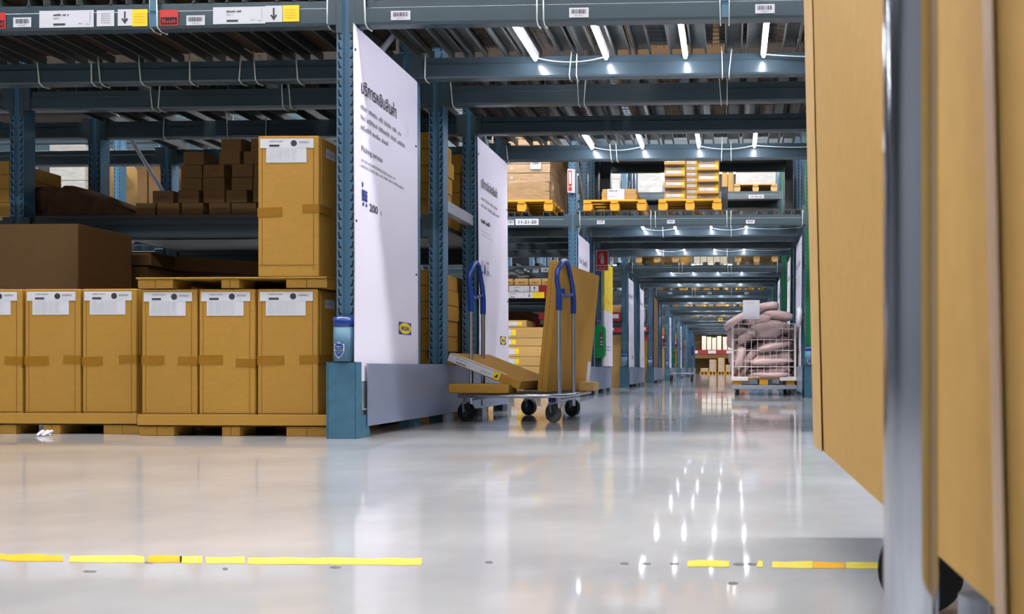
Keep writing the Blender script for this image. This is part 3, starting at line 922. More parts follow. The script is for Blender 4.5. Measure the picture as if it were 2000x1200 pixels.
YP, YL = 3.655, 3.74
xa, xb = XY(268, YP), XY(637, YP)
paper_pallet('paper pallet tray on the floor beside the nearest blue upright', xa, xb, YP, YP + 1.0, 0)
xe = [XY(p, YP) for p in (271, 383.5, 498, 621)]
zt = ZY(450, 563, YP)
who = ['left', 'middle', 'right']
for q in range(3):
    big_carton(f'tall brown carton, {who[q]} one of three on the floor pallet under the upper pallet', xe[q] + .006, xe[q + 1] - .009, YP + .012, YP + .5, .062, zt - .004, random.uniform(-.008, .008), group='tall labelled cartons')
for q in range(3):
    simple_box('cardboard_carton', f'tall brown carton behind the {who[q]} front carton under the upper pallet', 'carton', xe[q] + .004, xe[q + 1] - .004, YP + .522, YP + .98, .062, zt - .006, 'card', 'tall cartons of the second rank')
zu = zt + .001
paper_pallet('paper pallet lying on top of the three tall cartons', xa - .005, xb + .004, YP - .005, YP + 1.0, zu, .05, 0.0, group='paper pallets')
zs = zu + .059
xt0, xt1 = XY(502, YP - .01), XY(620, YP - .01)
big_carton('tall brown carton standing alone on the upper pallet beside the blue upright', xt0, xt1, YP - .005, YP + .49, zs, ZY(560, 266, YP), .012, group='tall labelled cartons')
simple_box('cardboard_carton', 'tall brown carton behind the lone carton on the upper pallet', 'carton', xt0 + .01, xt1, YP + .5, YP + .98, zs, zs + .70, 'card', 'tall cartons of the second rank')
xl1 = XY(267, YL)
paper_pallet('paper pallet tray on the floor at the left edge', XY(-78, YL), xl1, YL, YL + 1.0, 0, feet=(.12, .46, .8))
xe = [XY(p, YL) for p in (-70, 42, 155, 267)]
zt2 = ZY(150, 564, YL)
for q, nm in enumerate(['cut off by the left picture edge', 'middle one of three on the left pallet', 'right one of three on the left pallet']):
    big_carton(f'tall brown carton, {nm}', xe[q] + .007, xe[q + 1] - .010, YL + .012, YL + .5, .062, zt2, random.uniform(-.01, .01), group='tall labelled cartons')
    simple_box('cardboard_carton', f'tall brown carton behind the carton {nm}', 'carton', xe[q] + .004, xe[q + 1] - .004, YL + .522, YL + .98, .062, zt2 - .01, 'card', 'tall cartons of the second rank')
b = MB()
for q in range(5):
    a = q * 1.3
    b.tube([(.02 * math.cos(a) * q * .4, .015 * math.sin(a), .006), (.02 * math.cos(a) * q * .6 + .02, .012, .022), (.03 * math.cos(a) + .02, .03 * math.sin(a), .004)], [.004, .012, .003], 6)
fx, fy = FL(92, 851)
tag(b.build('crumpled_film', ['clear'], None, (fx, fy - .03, 0)), 'scrap of crumpled clear film on the floor by the left pallet', 'litter')

# ---- wood pallets
def pallet_meshes(m):
    d = MB()
    for k in range(7):
        y = -.58 + k * (1.16 - .1) / 6
        d.box(-.4, .4, y, y + (.12 if k in (0, 3, 6) else .09), .122, .144)
    for x in (-.4, -.05, .3): d.box(x, x + .1, -.58, .6, .1, .122)
    r = MB()
    for x in (-.4, -.05, .3): r.box(x, x + .1, -.58, .6, 0, .022)
    bl = MB(); bl.box(-.06, .06, -.07, .07, .022, .1)
    return d.mesh('deck_boards', [m], .003, 1), r.mesh('runners', [m], .003, 1), bl.mesh('block', [m], .004, 1)
PM = {k: pallet_meshes(k) for k in ('wood', 'palewood')}
def wood_pallet(label, xc, y0, z, m='wood', long_front=False, group='wooden pallets', simple=False):
    """EUR size pallet; its front edge at y0. long_front: the 1.2 m side faces front"""
    t = thing('wooden_pallet', label, 'pallet', (xc, y0 + (.4 if long_front else .6), z), (0, 0, PI / 2 if long_front else 0), group)
    d, r, bl = PM[m]
    put('deck_boards', d, t); put('runners', r, t)
    for x in (-.345, 0, .345):
        for y in (-.5, .01, .52):
            put('block', bl, t, (x, y, 0))
    return t

# ------------------------------------------------------------------ nearest row, left bay, dark interior
Yb = ROWS[0] + 1.11
zsh = 1.275 + HB
# shelf boards on the low beams
b = MB(); b.box(-4.9, -2.15, 0, 1.3, 0, .03)
tag(b.build('shelf_board', ['darkgrey'], None, (0, Yb + .01, zsh + .001)), 'dark shelf board carrying the small cartons in the nearest rack', 'shelf')
zsh += .033
rows = [[(265, 303), (307, 349), (355, 396), (408, 449), (452, 500)], [(298, 338), (348, 388), (397, 438), (441, 482), (494, 530)],
        [(353, 393), (396, 438), (452, 493), (495, 530)], [(353, 394), (397, 437), (453, 493), (496, 530)], [(358, 398), (428, 468), (476, 512)], [(432, 470), (490, 528)]]
hb = (ZY(400, 296, Yb + .05) - zsh) / 5.0
for r_, rr in enumerate(rows):
    for q, (p0, p1) in enumerate(rr):
        z0 = zsh + r_ * hb * .985
        yo = Yb + .03 + random.uniform(0, .02)
        t = thing('small_carton', f'small carton on dark shelf, {ORD[r_]} row up, {ORD[q]} from left', 'carton', ((XY(p0, yo) + XY(p1, yo)) / 2, yo, z0), group='small cartons stacked on the dark shelf')
        hw = (XY(p1, yo) - XY(p0, yo)) / 2
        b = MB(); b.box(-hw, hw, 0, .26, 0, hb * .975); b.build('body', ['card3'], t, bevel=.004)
        decal('print', greek(-hw * .55, hw * .55, hb * .4, hb * .2, 'ink', 1, q + r_), t, (0, -.0005, 0))
        # second rank behind keeps the stack deep
# wider cartons at the tunnel end of that shelf, seen between the uprights
for k in range(5):
    simple_box('long_carton', f'long brown carton at the tunnel end of dark shelf, {ORD[k]} from the bottom', 'carton', -2.62, -2.12 + random.uniform(-.015, .01), Yb + .1, Yb + .5, zsh + k * .118, zsh + k * .118 + .116, 'card', 'long cartons seen between uprights')
    if k < 4:
        simple_box('long_carton', f'long brown carton on the rear half of dark shelf, {ORD[k]} from the bottom', 'carton', -2.70, -2.11 + random.uniform(-.015, .01), Yb + .64, Yb + 1.12, zsh + k * .15, zsh + k * .15 + .147, 'card', 'long cartons seen between uprights')
for k in range(8):
    x1 = -2.1 - random.choice([0, .01, .05])
    simple_box('flat_pack', f'flat pack in tunnel side floor stack behind the first guard panel, {ORD[k]} from the bottom', 'flat pack', -2.75, x1, Yb + .1, Yb + .56, .147 + k * .115, .147 + k * .115 + .113, 'card', 'flat packs stacked behind the guards')
    simple_box('flat_pack', f'flat pack in floor stack between the second and third uprights, {ORD[k]} from the bottom', 'flat pack', -2.75, x1 - .04, Yb + .62, Yb + 1.2, .147 + k * .117, .147 + k * .117 + .115, 'card', 'flat packs stacked behind the guards')
wood_pallet('wooden pallet under the flat packs behind the first guard', -2.52, Yb + .06, -.026 + .026, 'palewood')
# dark flat packs on the floor below the shelf, longer ones towards the right
zz = .145
wood_pallet('wooden pallet under the dark flat packs below the shelf', -3.8, Yb + .08, 0, 'palewood')
fp = [(190, 300), (186, 300), (184, 470), (182, 310), (188, 292), (190, 300)]
x_l = XY(180, Yb + .1)
hts = [.17, .17, .17, .15, .15, .15, .10]
for k, h_ in enumerate(hts):
    z1 = zz + h_
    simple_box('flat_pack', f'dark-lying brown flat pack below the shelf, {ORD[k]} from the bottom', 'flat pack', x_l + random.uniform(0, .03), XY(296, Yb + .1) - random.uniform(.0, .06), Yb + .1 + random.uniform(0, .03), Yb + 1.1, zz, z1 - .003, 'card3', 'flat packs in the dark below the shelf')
    zz = z1
for k in range(4):
    b = MB()
    b.box(-.5, .5, 0, .4, 0, .1)
    o = b.build('flat_pack', ['card3'], None, (XY(405, Yb + .2) + .16, Yb + .25 + .02 * k, .50 + .19 * k), (0, .055, 0), .005)
    tag(o, f'film-covered long flat pack behind the upper pallet, {ORD[k]} from the bottom', 'flat pack', 'long flat packs in the dark')
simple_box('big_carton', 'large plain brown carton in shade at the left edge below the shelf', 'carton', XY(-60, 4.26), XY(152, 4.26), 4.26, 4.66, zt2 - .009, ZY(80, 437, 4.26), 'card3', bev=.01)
# wrapped bundle drooping on the shelf
def lump(name, label, cat, m, c, sx, sy, sz, seed, amp=.12, parent=None, rot=(0, 0, 0), e1=.55, group=None, nu=26, nv=14, taper=0.0, freq=2.2):
    b = MB()
    def sp(a, e): return math.copysign(abs(a) ** e, a)
    vs, fs = [], []
    for j in range(nv + 1):
        th = -PI / 2 + PI * j / nv
        for i in range(nu):
            ph = 2 * PI * i / nu
            x, y, z = sp(math.cos(th), e1) * sp(math.cos(ph), e1), sp(math.cos(th), e1) * sp(math.sin(ph), e1), sp(math.sin(th), .8)
            n_ = noise.noise(Vector((x * freq + seed * 3.1, y * freq, z * freq + seed))) * amp + noise.noise(Vector((x * freq * 3 + seed, y * freq * 3, z * 4))) * amp * .35
            k = 1 + n_
            zz_ = z * (1 - taper * (x * .5 + .5))
            vs.append((x * sx * k, y * sy * k, zz_ * sz * k))
    for j in range(nv):
        for i in range(nu):
            i2 = (i + 1) % nu
            fs.append((j * nu + i, j * nu + i2, (j + 1) * nu + i2, (j + 1) * nu + i))
    b.add(vs, fs, 0, True)
    o = b.build(name, [m], parent, c, rot)
    if label: tag(o, label, cat, group)
    return o
xw0, xw1 = -5.06, XY(262, Yb + .1)
b = MB()
def bund(u, v):
    a = 2 * PI * v
    x = xw0 + (xw1 - xw0) * u
    top = .25 * (1 - max(0, u - .34) ** 1.1 * 1.38) + .006 * math.sin(u * 23)
    hh = max(.03, top)
    y = Yb + .33 + .21 * math.copysign(abs(math.cos(a)) ** .5, math.cos(a)) + .012 * math.sin(u * 31 + a * 3)
    z = zsh + hh / 2 + .002 + hh / 2 * math.copysign(abs(math.sin(a)) ** .45, math.sin(a))
    y += .010 * math.sin((z - zsh) * 150)
    z += .008 * noise.noise(Vector((u * 9, a * 2, 1)))* (1 if math.sin(a) > 0 else 0)
    return (x, y, z)
b.grid(40, 24, bund)
for u in (0.0, 1.0): b.poly([bund(u, j / 24) for j in range(24)])
tag(b.build('wrapped_bundle', ['brownfilm']), 'dark brown wrapped bundle drooping to the right on the shelf in shade', 'bundle')
for k in range(4):
    x1 = -5.085
    simple_box('yellowish_carton', f'lighter brown carton at the left edge of the shelf, {ORD[k]} from the bottom', 'carton', x1 - .5, x1 - random.uniform(0, .015), Yb + .02, Yb + .4, zsh + k * .098, zsh + k * .098 + .096, 'card', 'light cartons at the left edge')
# rail between uprights 2 and 3 on the tunnel side
b = MB(); b.box(-2.06, -2.0, .08, .62, 0, .08)
o = b.build('side_rail', ['galv'], RACK[(0, 'B')], (0, 0, 1.47), bevel=.003)


# loads on the nearest row's deck, seen from below through the mesh
def deck_load(i, label, x0, x1, y0, y1, z0, h_, m='card3', group='cartons on the decks above'):
    return simple_box('deck_carton', label, 'carton', x0, x1, y0, y1, z0, z0 + h_, m, group, bev=.008)
k = 0
for (x0, x1, m) in ((-1.93, -1.42, 'shadedload'), (-1.14, -.84, 'shadedload'), (-.62, -.12, 'darkgrey'), (-.08, .38, 'shadedload'), (.42, .9, 'card3')):
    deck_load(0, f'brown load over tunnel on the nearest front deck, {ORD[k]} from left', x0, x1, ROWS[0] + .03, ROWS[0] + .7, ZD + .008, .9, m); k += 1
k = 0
for (x0, x1, m) in ((-1.9, -1.0, 'shadedload'), (-.8, -.05, 'card3'), (.0, .9, 'shadedload')):
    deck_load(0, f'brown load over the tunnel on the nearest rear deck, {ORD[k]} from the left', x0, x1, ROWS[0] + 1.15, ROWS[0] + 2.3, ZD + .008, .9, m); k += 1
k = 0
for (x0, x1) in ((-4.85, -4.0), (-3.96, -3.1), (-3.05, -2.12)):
    deck_load(0, f'brown load above the left bay on the nearest front deck, {ORD[k]} from the left', x0, x1, ROWS[0] + .03, ROWS[0] + .72, ZD + .001, .9, 'shadedload'); k += 1
for q, (x0, x1) in enumerate(((-6.9, -6.0), (-5.95, -5.12))):  # loads added to block the lit wall and beams behind the left bay
    deck_load(0, f'added dark load on nearest front deck beyond the left picture edge, {ORD[q]} from the left', x0, x1, ROWS[0] + .03, ROWS[0] + .72, ZD + .001, .9, 'shadedload')
    deck_load(0, f'added dark load on nearest rear deck beyond the left picture edge, {ORD[q]} from the left', x0, x1, ROWS[0] + 1.15, ROWS[0] + 2.3, ZD + .001, .9, 'shadedload')
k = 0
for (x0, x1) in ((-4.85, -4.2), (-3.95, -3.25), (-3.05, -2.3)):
    deck_load(0, f'brown load above the left bay on the nearest rear deck, {ORD[k]} from the left', x0, x1, ROWS[0] + 1.15, ROWS[0] + 1.75, ZD + .001, .9, 'shadedload'); k += 1

# ------------------------------------------------------------------ second row loads
Y2 = ROWS[1]
z2 = ZD + .008
# left bay by the tunnel: wrapped cartons on an orange pallet
def wrapped(label, x0, x1, y0, y1, z0, h_, m='film', layers=8, dots=False, sheet=True, group='stretch wrapped pallet loads'):
    wd, dp = (x1 - x0) / 2, (y1 - y0) / 2
    t = thing('wrapped_load', label, 'pallet load', ((x0 + x1) / 2, (y0 + y1) / 2, z0), group=group)
    b = MB()
    lh = h_ / layers
    for k in range(layers):
        j = random.uniform(-.006, .006)
        b.box(-wd + j, wd + j, -dp, dp, k * lh, (k + 1) * lh - .004)
    b.build('carton_stack', ['film' if m == 'film' else m], t, bevel=.006)
    b = MB()
    def skirt(u, v):
        a = 2 * PI * u
        rx, ry = wd + .012, dp + .012
        c_, s_ = math.cos(a), math.sin(a)
        kx = math.copysign(abs(c_) ** .25, c_) * rx; ky = math.copysign(abs(s_) ** .25, s_) * ry
        n_ = 1 + .012 * noise.noise(Vector((a * 3, v * 6, seed_)))
        return (kx * n_, ky * n_, v * h_ * .28 + .012 * v * math.sin(a * 5) + .001)
    seed_ = x0
    b.grid(48, 6, skirt)
    b.build('film_skirt', [m], t)
    if sheet:
        decal('document_sheet', [('r', 0, 0, .14, .26, 'white', 0)] + barcode(.03, .11, .06, .1, 1, 5) + greek(.02, .12, .13, .012, 'grey', 1, 3) + greek(.02, .12, .16, .012, 'grey', 1, 4) + greek(.02, .12, .2, .016, 'dark', 1, 4), t, (wd * .35, -dp - .016, h_ * .42))
    if dots:
        for k in range(layers):
            b = MB(); b.disc((-wd * .3, -dp - .003, (k + .5) * lh), (0, 1, 0), .014, .004, 12); b.build('round_sticker', ['white'], t)
    return t
xw0, xw1 = -3.1, XY(1077, Y2 + .15)
wood_pallet('orange pallet with wrapped cartons above the 11-21-20 sign', XY(1040, Y2 + .1) - .12, Y2 + .0, z2)
wrapped('stretch wrapped carton stack with white dots above the 11-21-20 sign', xw0 + .0, xw1, Y2 + .06, Y2 + 1.05, z2 + .146, .95, 'film', 8, True)
b = MB(); b.box(-.09, .09, 0, .4, 0, 1.1); tag(b.build('dark_load', ['blackbag'], None, (XY(1096, Y2 + 1.3), Y2 + 1.25, z2), bevel=.01), 'dark film covered column behind the upright with the small red sign', 'load')
# tunnel deck
wood_pallet('orange pallet with a low flat pack stack over the tunnel', XY(1199, Y2), Y2 + .02, z2)
x0, x1 = XY(1174, Y2 + .08), XY(1243, Y2 + .08)
for k in range(5):
    simple_box('slim_flat_pack', f'slim flat pack in the low stack on the orange tunnel pallet, {ORD[k]} from the bottom', 'flat pack', x0 + random.uniform(0, .015), x1 - random.uniform(0, .02), Y2 + .1, Y2 + 1.1, z2 + .146 + k * .03, z2 + .146 + k * .03 + .029, 'card2', 'slim flat packs over the tunnel', bev=.003)
tag(decal('paper_notice', [('r', 0, 0, .22, .15, 'white', 0)] + greek(.02, .13, .12, .014, 'dark', 1, 1) + greek(.02, .1, .05, .01, 'grey', 1, 1), None, (XY(1186, Y2 + .09), Y2 + .095, z2 + .145)), 'white paper notice hanging on the low flat pack stack', 'paper')
for q, (p0, p1, nm) in enumerate(((1133, 1150, 'left'), (1152, 1168, 'second'), (1172, 1192, 'third'), (1533, 1550, 'right'))):
    b = MB(); xa_, xb_ = XY(p0, Y2 + 1.5), XY(p1, Y2 + 1.5)
    b.box(0, xb_ - xa_, 0, .16, 0, 1.12)
    tag(b.build('dark_load', ['blackbag'], None, (xa_, Y2 + 1.45 + .03 * q, z2), bevel=.012), f'tall dark film covered load on the second row tunnel deck, {nm} one', 'load', 'dark tall loads over the tunnel')
simple_box('dark_carton', 'dark grey carton between the two orange tunnel pallets', 'carton', XY(1263, Y2 + 1.3), XY(1290, Y2 + 1.3), Y2 + 1.26, Y2 + 1.65, z2, z2 + .36, 'darkgrey')
xp = XY(1347, Y2)
wood_pallet('orange pallet with a tall stack of labelled cartons over the tunnel', xp, Y2 + .02, z2)
lh = .0745
xl0, xl1, xm1, xr1 = XY(1297, Y2 + .05), XY(1338, Y2 + .05), XY(1362, Y2 + .05), XY(1404, Y2 + .05)
def e_lab(w_, h_): return [('r', 0, 0, w_ * .82, h_, 'white', 0), ('r', w_ * .83, 0, w_, h_, 'yellow', 0)] + greek(w_ * .1, w_ * .6, h_ * .55, h_ * .16, 'grey', 1, 2) + greek(w_ * .2, w_ * .4, h_ * .2, h_ * .16, 'grey', 1, 3)
for k in range(9):
    for c, (a, d, nm) in enumerate(((xl0, xl1, 'left'), (xl1, xm1, 'middle'), (xm1, xr1, 'right'))):
        front = (k % 2 == 0) if c == 0 else ((k % 2 == 1) if c == 2 else False)
        yo = Y2 + .05 + (0 if front else (.1 if c == 1 else .07))
        z0 = z2 + .146 + k * lh
        t = thing('labelled_carton', f'white-yellow labelled carton over the tunnel, {nm} column, {ORD[k]} from the bottom', 'carton', ((a + d) / 2, yo, z0), group='labelled cartons over the tunnel')
        hw = (d - a) / 2 - .002
        b = MB(); b.box(-hw, hw, 0, .5, 0, lh - .002); b.build('body', ['card2'], t, bevel=.003)
        decal('product_label', e_lab(hw * 1.7, lh * .45), t, (-hw * .8, -.0005, lh * .42))
simple_box('grey_carton', 'tall dark grey carton right of the labelled carton stack over the tunnel', 'carton', XY(1409, Y2 + 1.3), XY(1421, Y2 + 1.3), Y2 + 1.26, Y2 + 1.65, z2, z2 + .62, 'darkgrey')
wrapped('pale wrapped low load behind the right deck beam over the tunnel', XY(1455, Y2 + 1.3), XY(1517, Y2 + 1.3), Y2 + 1.3, Y2 + 1.65, z2, .16, 'greyfilm', 3, False, False)
# second row, left bay, upper deck loads further left (seen through the nearest rack)
wrapped('pale wrapped pallet load seen through the gap above the drooping bundle', XY(97, Y2 + .1), XY(166, Y2 + .1), Y2 + .1, Y2 + 1.0, z2, .95, 'greyfilm', 4, False, False)
for (p0, p1, nm, m, h_) in ((188, 205, 'left of the pale blue far upright', 'card2', .95), (268, 286, 'right of the pale blue far upright', 'card3', .8), (290, 312, 'behind the diagonal braces', 'card3', .7), (356, 420, 'behind the small carton stack', 'card3', .75), (440, 520, 'behind the lone tall carton', 'card3', .8)):
    simple_box('deck_carton', f'brown carton on the second row deck, {nm}', 'carton', XY(p0, Y2 + .2), XY(p1, Y2 + .2), Y2 + .2, Y2 + 1.0, z2, z2 + h_, m, 'cartons on the decks above')
# second row lower shelf with dark red price rail
def price_rail(i, x0, x1, label, rich):
    Yr = ROWS[i] - .012
    t = thing('price_rail', label, 'rail', (x0, Yr, 1.262), group='dark red price rails')
    b = MB(); b.box(0, x1 - x0, 0, .004, 0, .165); b.build('rail_strip', ['darkred'], t, bevel=.001)
    if rich:
        X_ = lambda px: XY(px, Yr) - x0
        decal('price_label', e_price(X_(1034) - X_(994), .075), t, (X_(994), -.001, .085)); decal('arrow_label', e_up(.105, .075), t, (X_(1036), -.001, .085))
        decal('price_label', e_price(X_(1027) - X_(986), .075), t, (X_(986), -.001, .004)); decal('arrow_label', e_down(.09, .075), t, (X_(1027), -.001, .004))
        decal('yellow_label', e_yel(.145, .075), t, (X_(1041), -.001, .004))
    else:
        for q in range(3):
            xx = (x1 - x0) - .3 - q * .8
            if xx > 0: decal('price_label', e_price(.26, .08), t, (xx, -.001, .05))
    return t
price_rail(1, -4.85, -2.1, 'dark red price rail with arrow labels left of the standing flat pack', True)
for i in range(1, 7):
    if i > 1: price_rail(i, -4.85, -2.1, f'dark red price rail on the left shelf of the {ROWNAME[i]} rack row', False)
    b = MB(); b.box(-4.9, -2.15, 0, 1.0, 0, .02)
    tag(b.build('shelf_board', ['darkgrey'], None, (0, ROWS[i] + .01, 1.276 + HB)), f'shelf board behind the price rail of the {ROWNAME[i]} rack row', 'shelf', 'shelf boards behind price rails')
zs2 = 1.275 + HB + .023
for q, (p0, p1) in enumerate(((985, 1000), (1005, 1030), (1033, 1056), (1057.5, 1082), (1083, 1100))):
    t = thing('small_carton', f'small brown carton on the red-railed shelf, {ORD[q]} from the left', 'carton', (XY((p0 + p1) / 2, Y2), Y2 + .02, zs2), group='small cartons above the red rail')
    hw = (XY(p1, Y2) - XY(p0, Y2)) / 2
    b = MB(); b.box(-hw, hw, 0, .2, 0, .085); b.build('body', ['card2'], t, bevel=.004)
    decal('print', greek(-hw * .5, hw * .6, .03, .02, 'ink', 1, q), t, (0, -.0005, 0))
lump('plastic_bag', 'crumpled black plastic bag on the shelf behind the small cartons', 'bag', 'blackbag', (XY(1002, Y2 + .45), Y2 + .45, zs2 + .15), .26, .18, .12, 4, .3, e1=.8)
# flat packs under it
wood_pallet('wooden pallet under the yellow-labelled flat packs', -2.75, Y2 + .05, 0, 'palewood')
zf = [ZY(1020, p, Y2 + .06) for p in (690, 677, 660, 653, 640, 625)]
zlev = [.146, .27, .40, .52] + [ZY(1020, p, Y2 + .06) for p in (676, 660, 639, 625)]
for k in range(len(zlev) - 1):
    x1 = XY(1098, Y2 + .06) if k < 6 else XY(1027, Y2 + .06)
    t = thing('labelled_flat_pack', f'flat pack with yellow-tabbed end label left of the standing flat pack, {ORD[k]} from the bottom', 'flat pack', (x1, Y2 + .06 + random.uniform(0, .02), zlev[k]), group='flat packs with yellow tabs')
    hh = zlev[k + 1] - zlev[k] - .004
    b = MB(); b.box(-1.15 if k < 6 else -.7, 0, 0, 1.0, 0, hh); b.build('body', ['card2'], t, bevel=.005)
    xo = XY(random.choice([1004, 1010, 1016]), Y2) - x1
    decal('product_label', e_lab(.3, hh * .55), t, (xo - .3, -.0005, hh * .22))
t = thing('red_labelled_carton', 'dark red and white carton end on top of the flat packs under the red rail', 'carton', (XY(1055, Y2 + .5), Y2 + .5, zlev[-2]), group='cartons under the red rail')
b = MB(); b.box(-.12, .25, 0, .3, 0, .13); b.build('body', ['darkred'], t, bevel=.004)
decal('product_label', [('r', .0, .06, .2, .12, 'white', 0), ('r', .06, .005, .2, .055, 'white', 0)] + greek(.04, .15, .08, .015, 'grey', 1, 1), t, (0, -.0005, 0))

simple_box('dark_flat_bundle', 'dark brown flat bundle on top of the yellow-tabbed flat packs', 'bundle', XY(975, Y2 + .35), XY(1034, Y2 + .35), Y2 + .35, Y2 + .8, zlev[-1], zlev[-1] + .13, 'brownfilm')
for i in range(3):  # unseen loads added to block lamp reflections on the floor
    for q in range(3):
        x0 = 1.08 + q * .95
        deck_load(i, f'added unseen brown load right of tunnel on the {ROWNAME[i]} row deck, {ORD[q]} from the tunnel', x0, x0 + .88, ROWS[i] + .1, ROWS[i] + 2.2, ZD + .008, 1.0 if i == 0 else .95)
# ------------------------------------------------------------------ third row
Y3 = ROWS[2]
simple_box('tall_carton', 'tall plain brown carton beside the second guard along the tunnel', 'carton', XY(1194, Y3 + .1), XY(1213, Y3 + .1), Y3 + .1, Y3 + .6, .0, ZY(1200, 655, Y3 + .1), 'card2')
simple_box('carton_on_rail', 'brown carton on the third row shelf above its red rail', 'carton', XY(1190, Y3 + .05), XY(1213, Y3 + .05), Y3 + .05, Y3 + .5, zs2, zs2 + .13, 'card2')
# third row lower and upper decks
k = 0
for (p0, p1, m) in ((1240, 1325, 'palewood'), (1438, 1518, 'palewood')):
    xm = (XY(p0, Y3) + XY(p1, Y3)) / 2
    wood_pallet(f'orange pallet on the third row tunnel deck, {ORD[k]} from the left', xm, Y3 + .03, ZD, m)
    wrapped(f'wrapped brown load on the third row tunnel deck, {ORD[k]} from the left', XY(p0, Y3) + .03, XY(p1, Y3) - .03, Y3 + .1, Y3 + 1.1, ZD + .146, .6, 'film', 4, False, False); k += 1
for q in range(5):
    simple_box('pale_carton', f'pale upright carton on the third row tunnel deck, {ORD[q]} from the left', 'carton', XY(1355 + q * 13, Y3 + .2), XY(1367 + q * 13, Y3 + .2), Y3 + .2, Y3 + .7, ZD, ZD + .5 - .04 * (q % 2), 'cream', 'pale cartons over the tunnel')
zu3 = 3.54 + HB + .01
for rr_, x0_, yy_ in ((2, -1.98, None), (1, -4.9, None)):
    for pt_, d_ in (('A', .72), ('B', 1.32)):
        b = MB(); b.box(x0_, -2.1, 0.005, d_, 0, .02) if x0_ < -2.2 else None; b.box(-1.97, .91, 0.005, d_, 0, .02); b.build('upper_deck', ['bar'], RACK[(rr_, pt_)], (0, 0, 3.54 + HB + .001))
zu3 = 3.54 + HB + .025
wood_pallet('pale pallet under the wrapped load above the 15-24-20 sign', XY(1476, Y3), Y3 + .02, zu3, 'palewood')
wrapped('grey wrapped pallet load above the 15-24-20 sign', XY(1437, Y3 + .06), XY(1514, Y3 + .06), Y3 + .06, Y3 + 1.1, zu3 + .146, .8, 'greyfilm', 3, False, True)
wrapped('grey-white wrapped load high between the two orange tunnel pallets', XY(1246, Y3 + .06), XY(1291, Y3 + .06), Y3 + .06, Y3 + 1.0, zu3, .8, 'greyfilm', 1, False, False)
wrapped('pale wrapped load high above the low flat pack stack', XY(1188, Y3 + .06), XY(1213, Y3 + .06), Y3 + .06, Y3 + 1.0, zu3, .8, 'greyfilm', 3, False, False)
for q, p in enumerate((1410, 1422)):
    simple_box('small_high_carton', f'small carton high beside the grey wrapped load, {ORD[q]} from the left', 'carton', XY(p, Y3 + .1), XY(p + 11, Y3 + .1), Y3 + .1, Y3 + .5, zu3, zu3 + .62, 'card2', 'small cartons on the third row upper level')
lump('hanging_film', 'knotted clear film hanging from the third row upright at right', 'film', 'clear', (XY(1535, Y3 - .045), Y3 - .045, ZY(1537, 398, Y3 - .1)), .045, .045, .11, 7, .4, e1=.9, nu=14, nv=10)

# ------------------------------------------------------------------ farther rows: generic loads
for i in range(3, 8):
    Yr = ROWS[i]
    for q, xc in enumerate((-1.45, -.5, .45)):
        wood_pallet(f'wooden pallet on the {ROWNAME[i]} row tunnel deck, {ORD[q]} from the left', xc, Yr + .03, ZD, 'wood' if (i + q) % 5 == 0 else 'palewood')
        simple_box('deck_carton', f'carton load on the {ROWNAME[i]} row tunnel deck, {ORD[q]} from the left', 'carton', xc - .38, xc + .38, Yr + .08, Yr + 1.1, ZD + .146, ZD + .146 + random.uniform(.5, .9), random.choice(['card', 'card3', 'card2']), 'cartons on the decks above')
    if i < 7:
        for q in range(3):
            x1 = -2.12 - q * .5
            if not (i == 3 and q == 0): simple_box('shelf_carton', f'brown carton above the red rail of the {ROWNAME[i]} row, {ORD[q]} from the tunnel', 'carton', x1 - .46, x1, Yr + .04, Yr + .5, zs2, zs2 + random.uniform(.1, .45), random.choice(['card', 'card2', 'card3']), 'cartons above the far red rails')
            simple_box('floor_carton', f'brown carton below the red rail of the {ROWNAME[i]} row, {ORD[q]} from the tunnel', 'carton', x1 - .46, x1, Yr + .1, Yr + .7, 0, random.uniform(.7, 1.1), random.choice(['card', 'card2', 'card3']), 'cartons below the far red rails')
lump('white_sack', 'white sack on the fourth row shelf beside its upright', 'sack', 'clear', (-2.36, ROWS[3] + .3, zs2 + .25), .2, .2, .22, 3, .2)
# small yellow tag on a far beam
Yt = ROWS[5] - .02
tag(decal('yellow_tag', [('r', 0, 0, .16, .12, 'yellow', 0), ('r', .03, .04, .13, .08, 'dark', 1)], None, (XY(1403, Yt), Yt, ZY(1403, 628, Yt))), 'small yellow tag on a far tunnel beam', 'tag')
# second row left bay rear rack cartons and green box far down the tunnel

# ------------------------------------------------------------------ far end wall of stock
Yf = 49.0
t = thing('stock_shelf', 'brown stock shelf with red price rail closing the far end of the tunnel', 'shelf', (0, Yf, 0))
for x in (-6, -2.75, .5, 3.8):
    b = MB(); b.box(x - .05, x + .05, 0, .1, 0, 4.2); b.build('shelf_post', ['card3'], t)
zr = ZY(1395, 692, Yf)
b = MB(); b.box(-6, 3.8, 0, 1.2, zr - .3, zr + .28); b.build('shelf_board', ['card3'], t)
b = MB(); b.box(-6, 3.8, -.02, 0, zr, zr + .3); b.build('price_rail', ['darkred'], t)
for q in range(7): decal('price_label', [('r', 0, 0, .55, .2, 'white', 0)] + greek(.05, .4, .08, .04, 'grey', 1, q), t, (-5.6 + q * 1.3, -.022, zr + .05))
b = MB(); b.box(-6, 3.8, 1.2, 1.25, 0, 4.2); b.build('back_panel', ['card3'], t)
b = MB(); b.box(-6, 3.8, 0, 1.2, 3.1, 3.25); b.build('shelf_board', ['card3'], t)
zc0 = zr + .285
for q in range(7):
    x = -2.15 + q * .36 + (.05 if q > 3 else 0)
    o = simple_box('cream_carton', f'cream upright carton on the far end shelf, {ORD[q]} from the left', 'carton', x, x + .30, Yf + .05, Yf + .6, zc0, zc0 + 1.0 - .06 * (q % 3), 'cream', 'cream cartons on the far shelf')
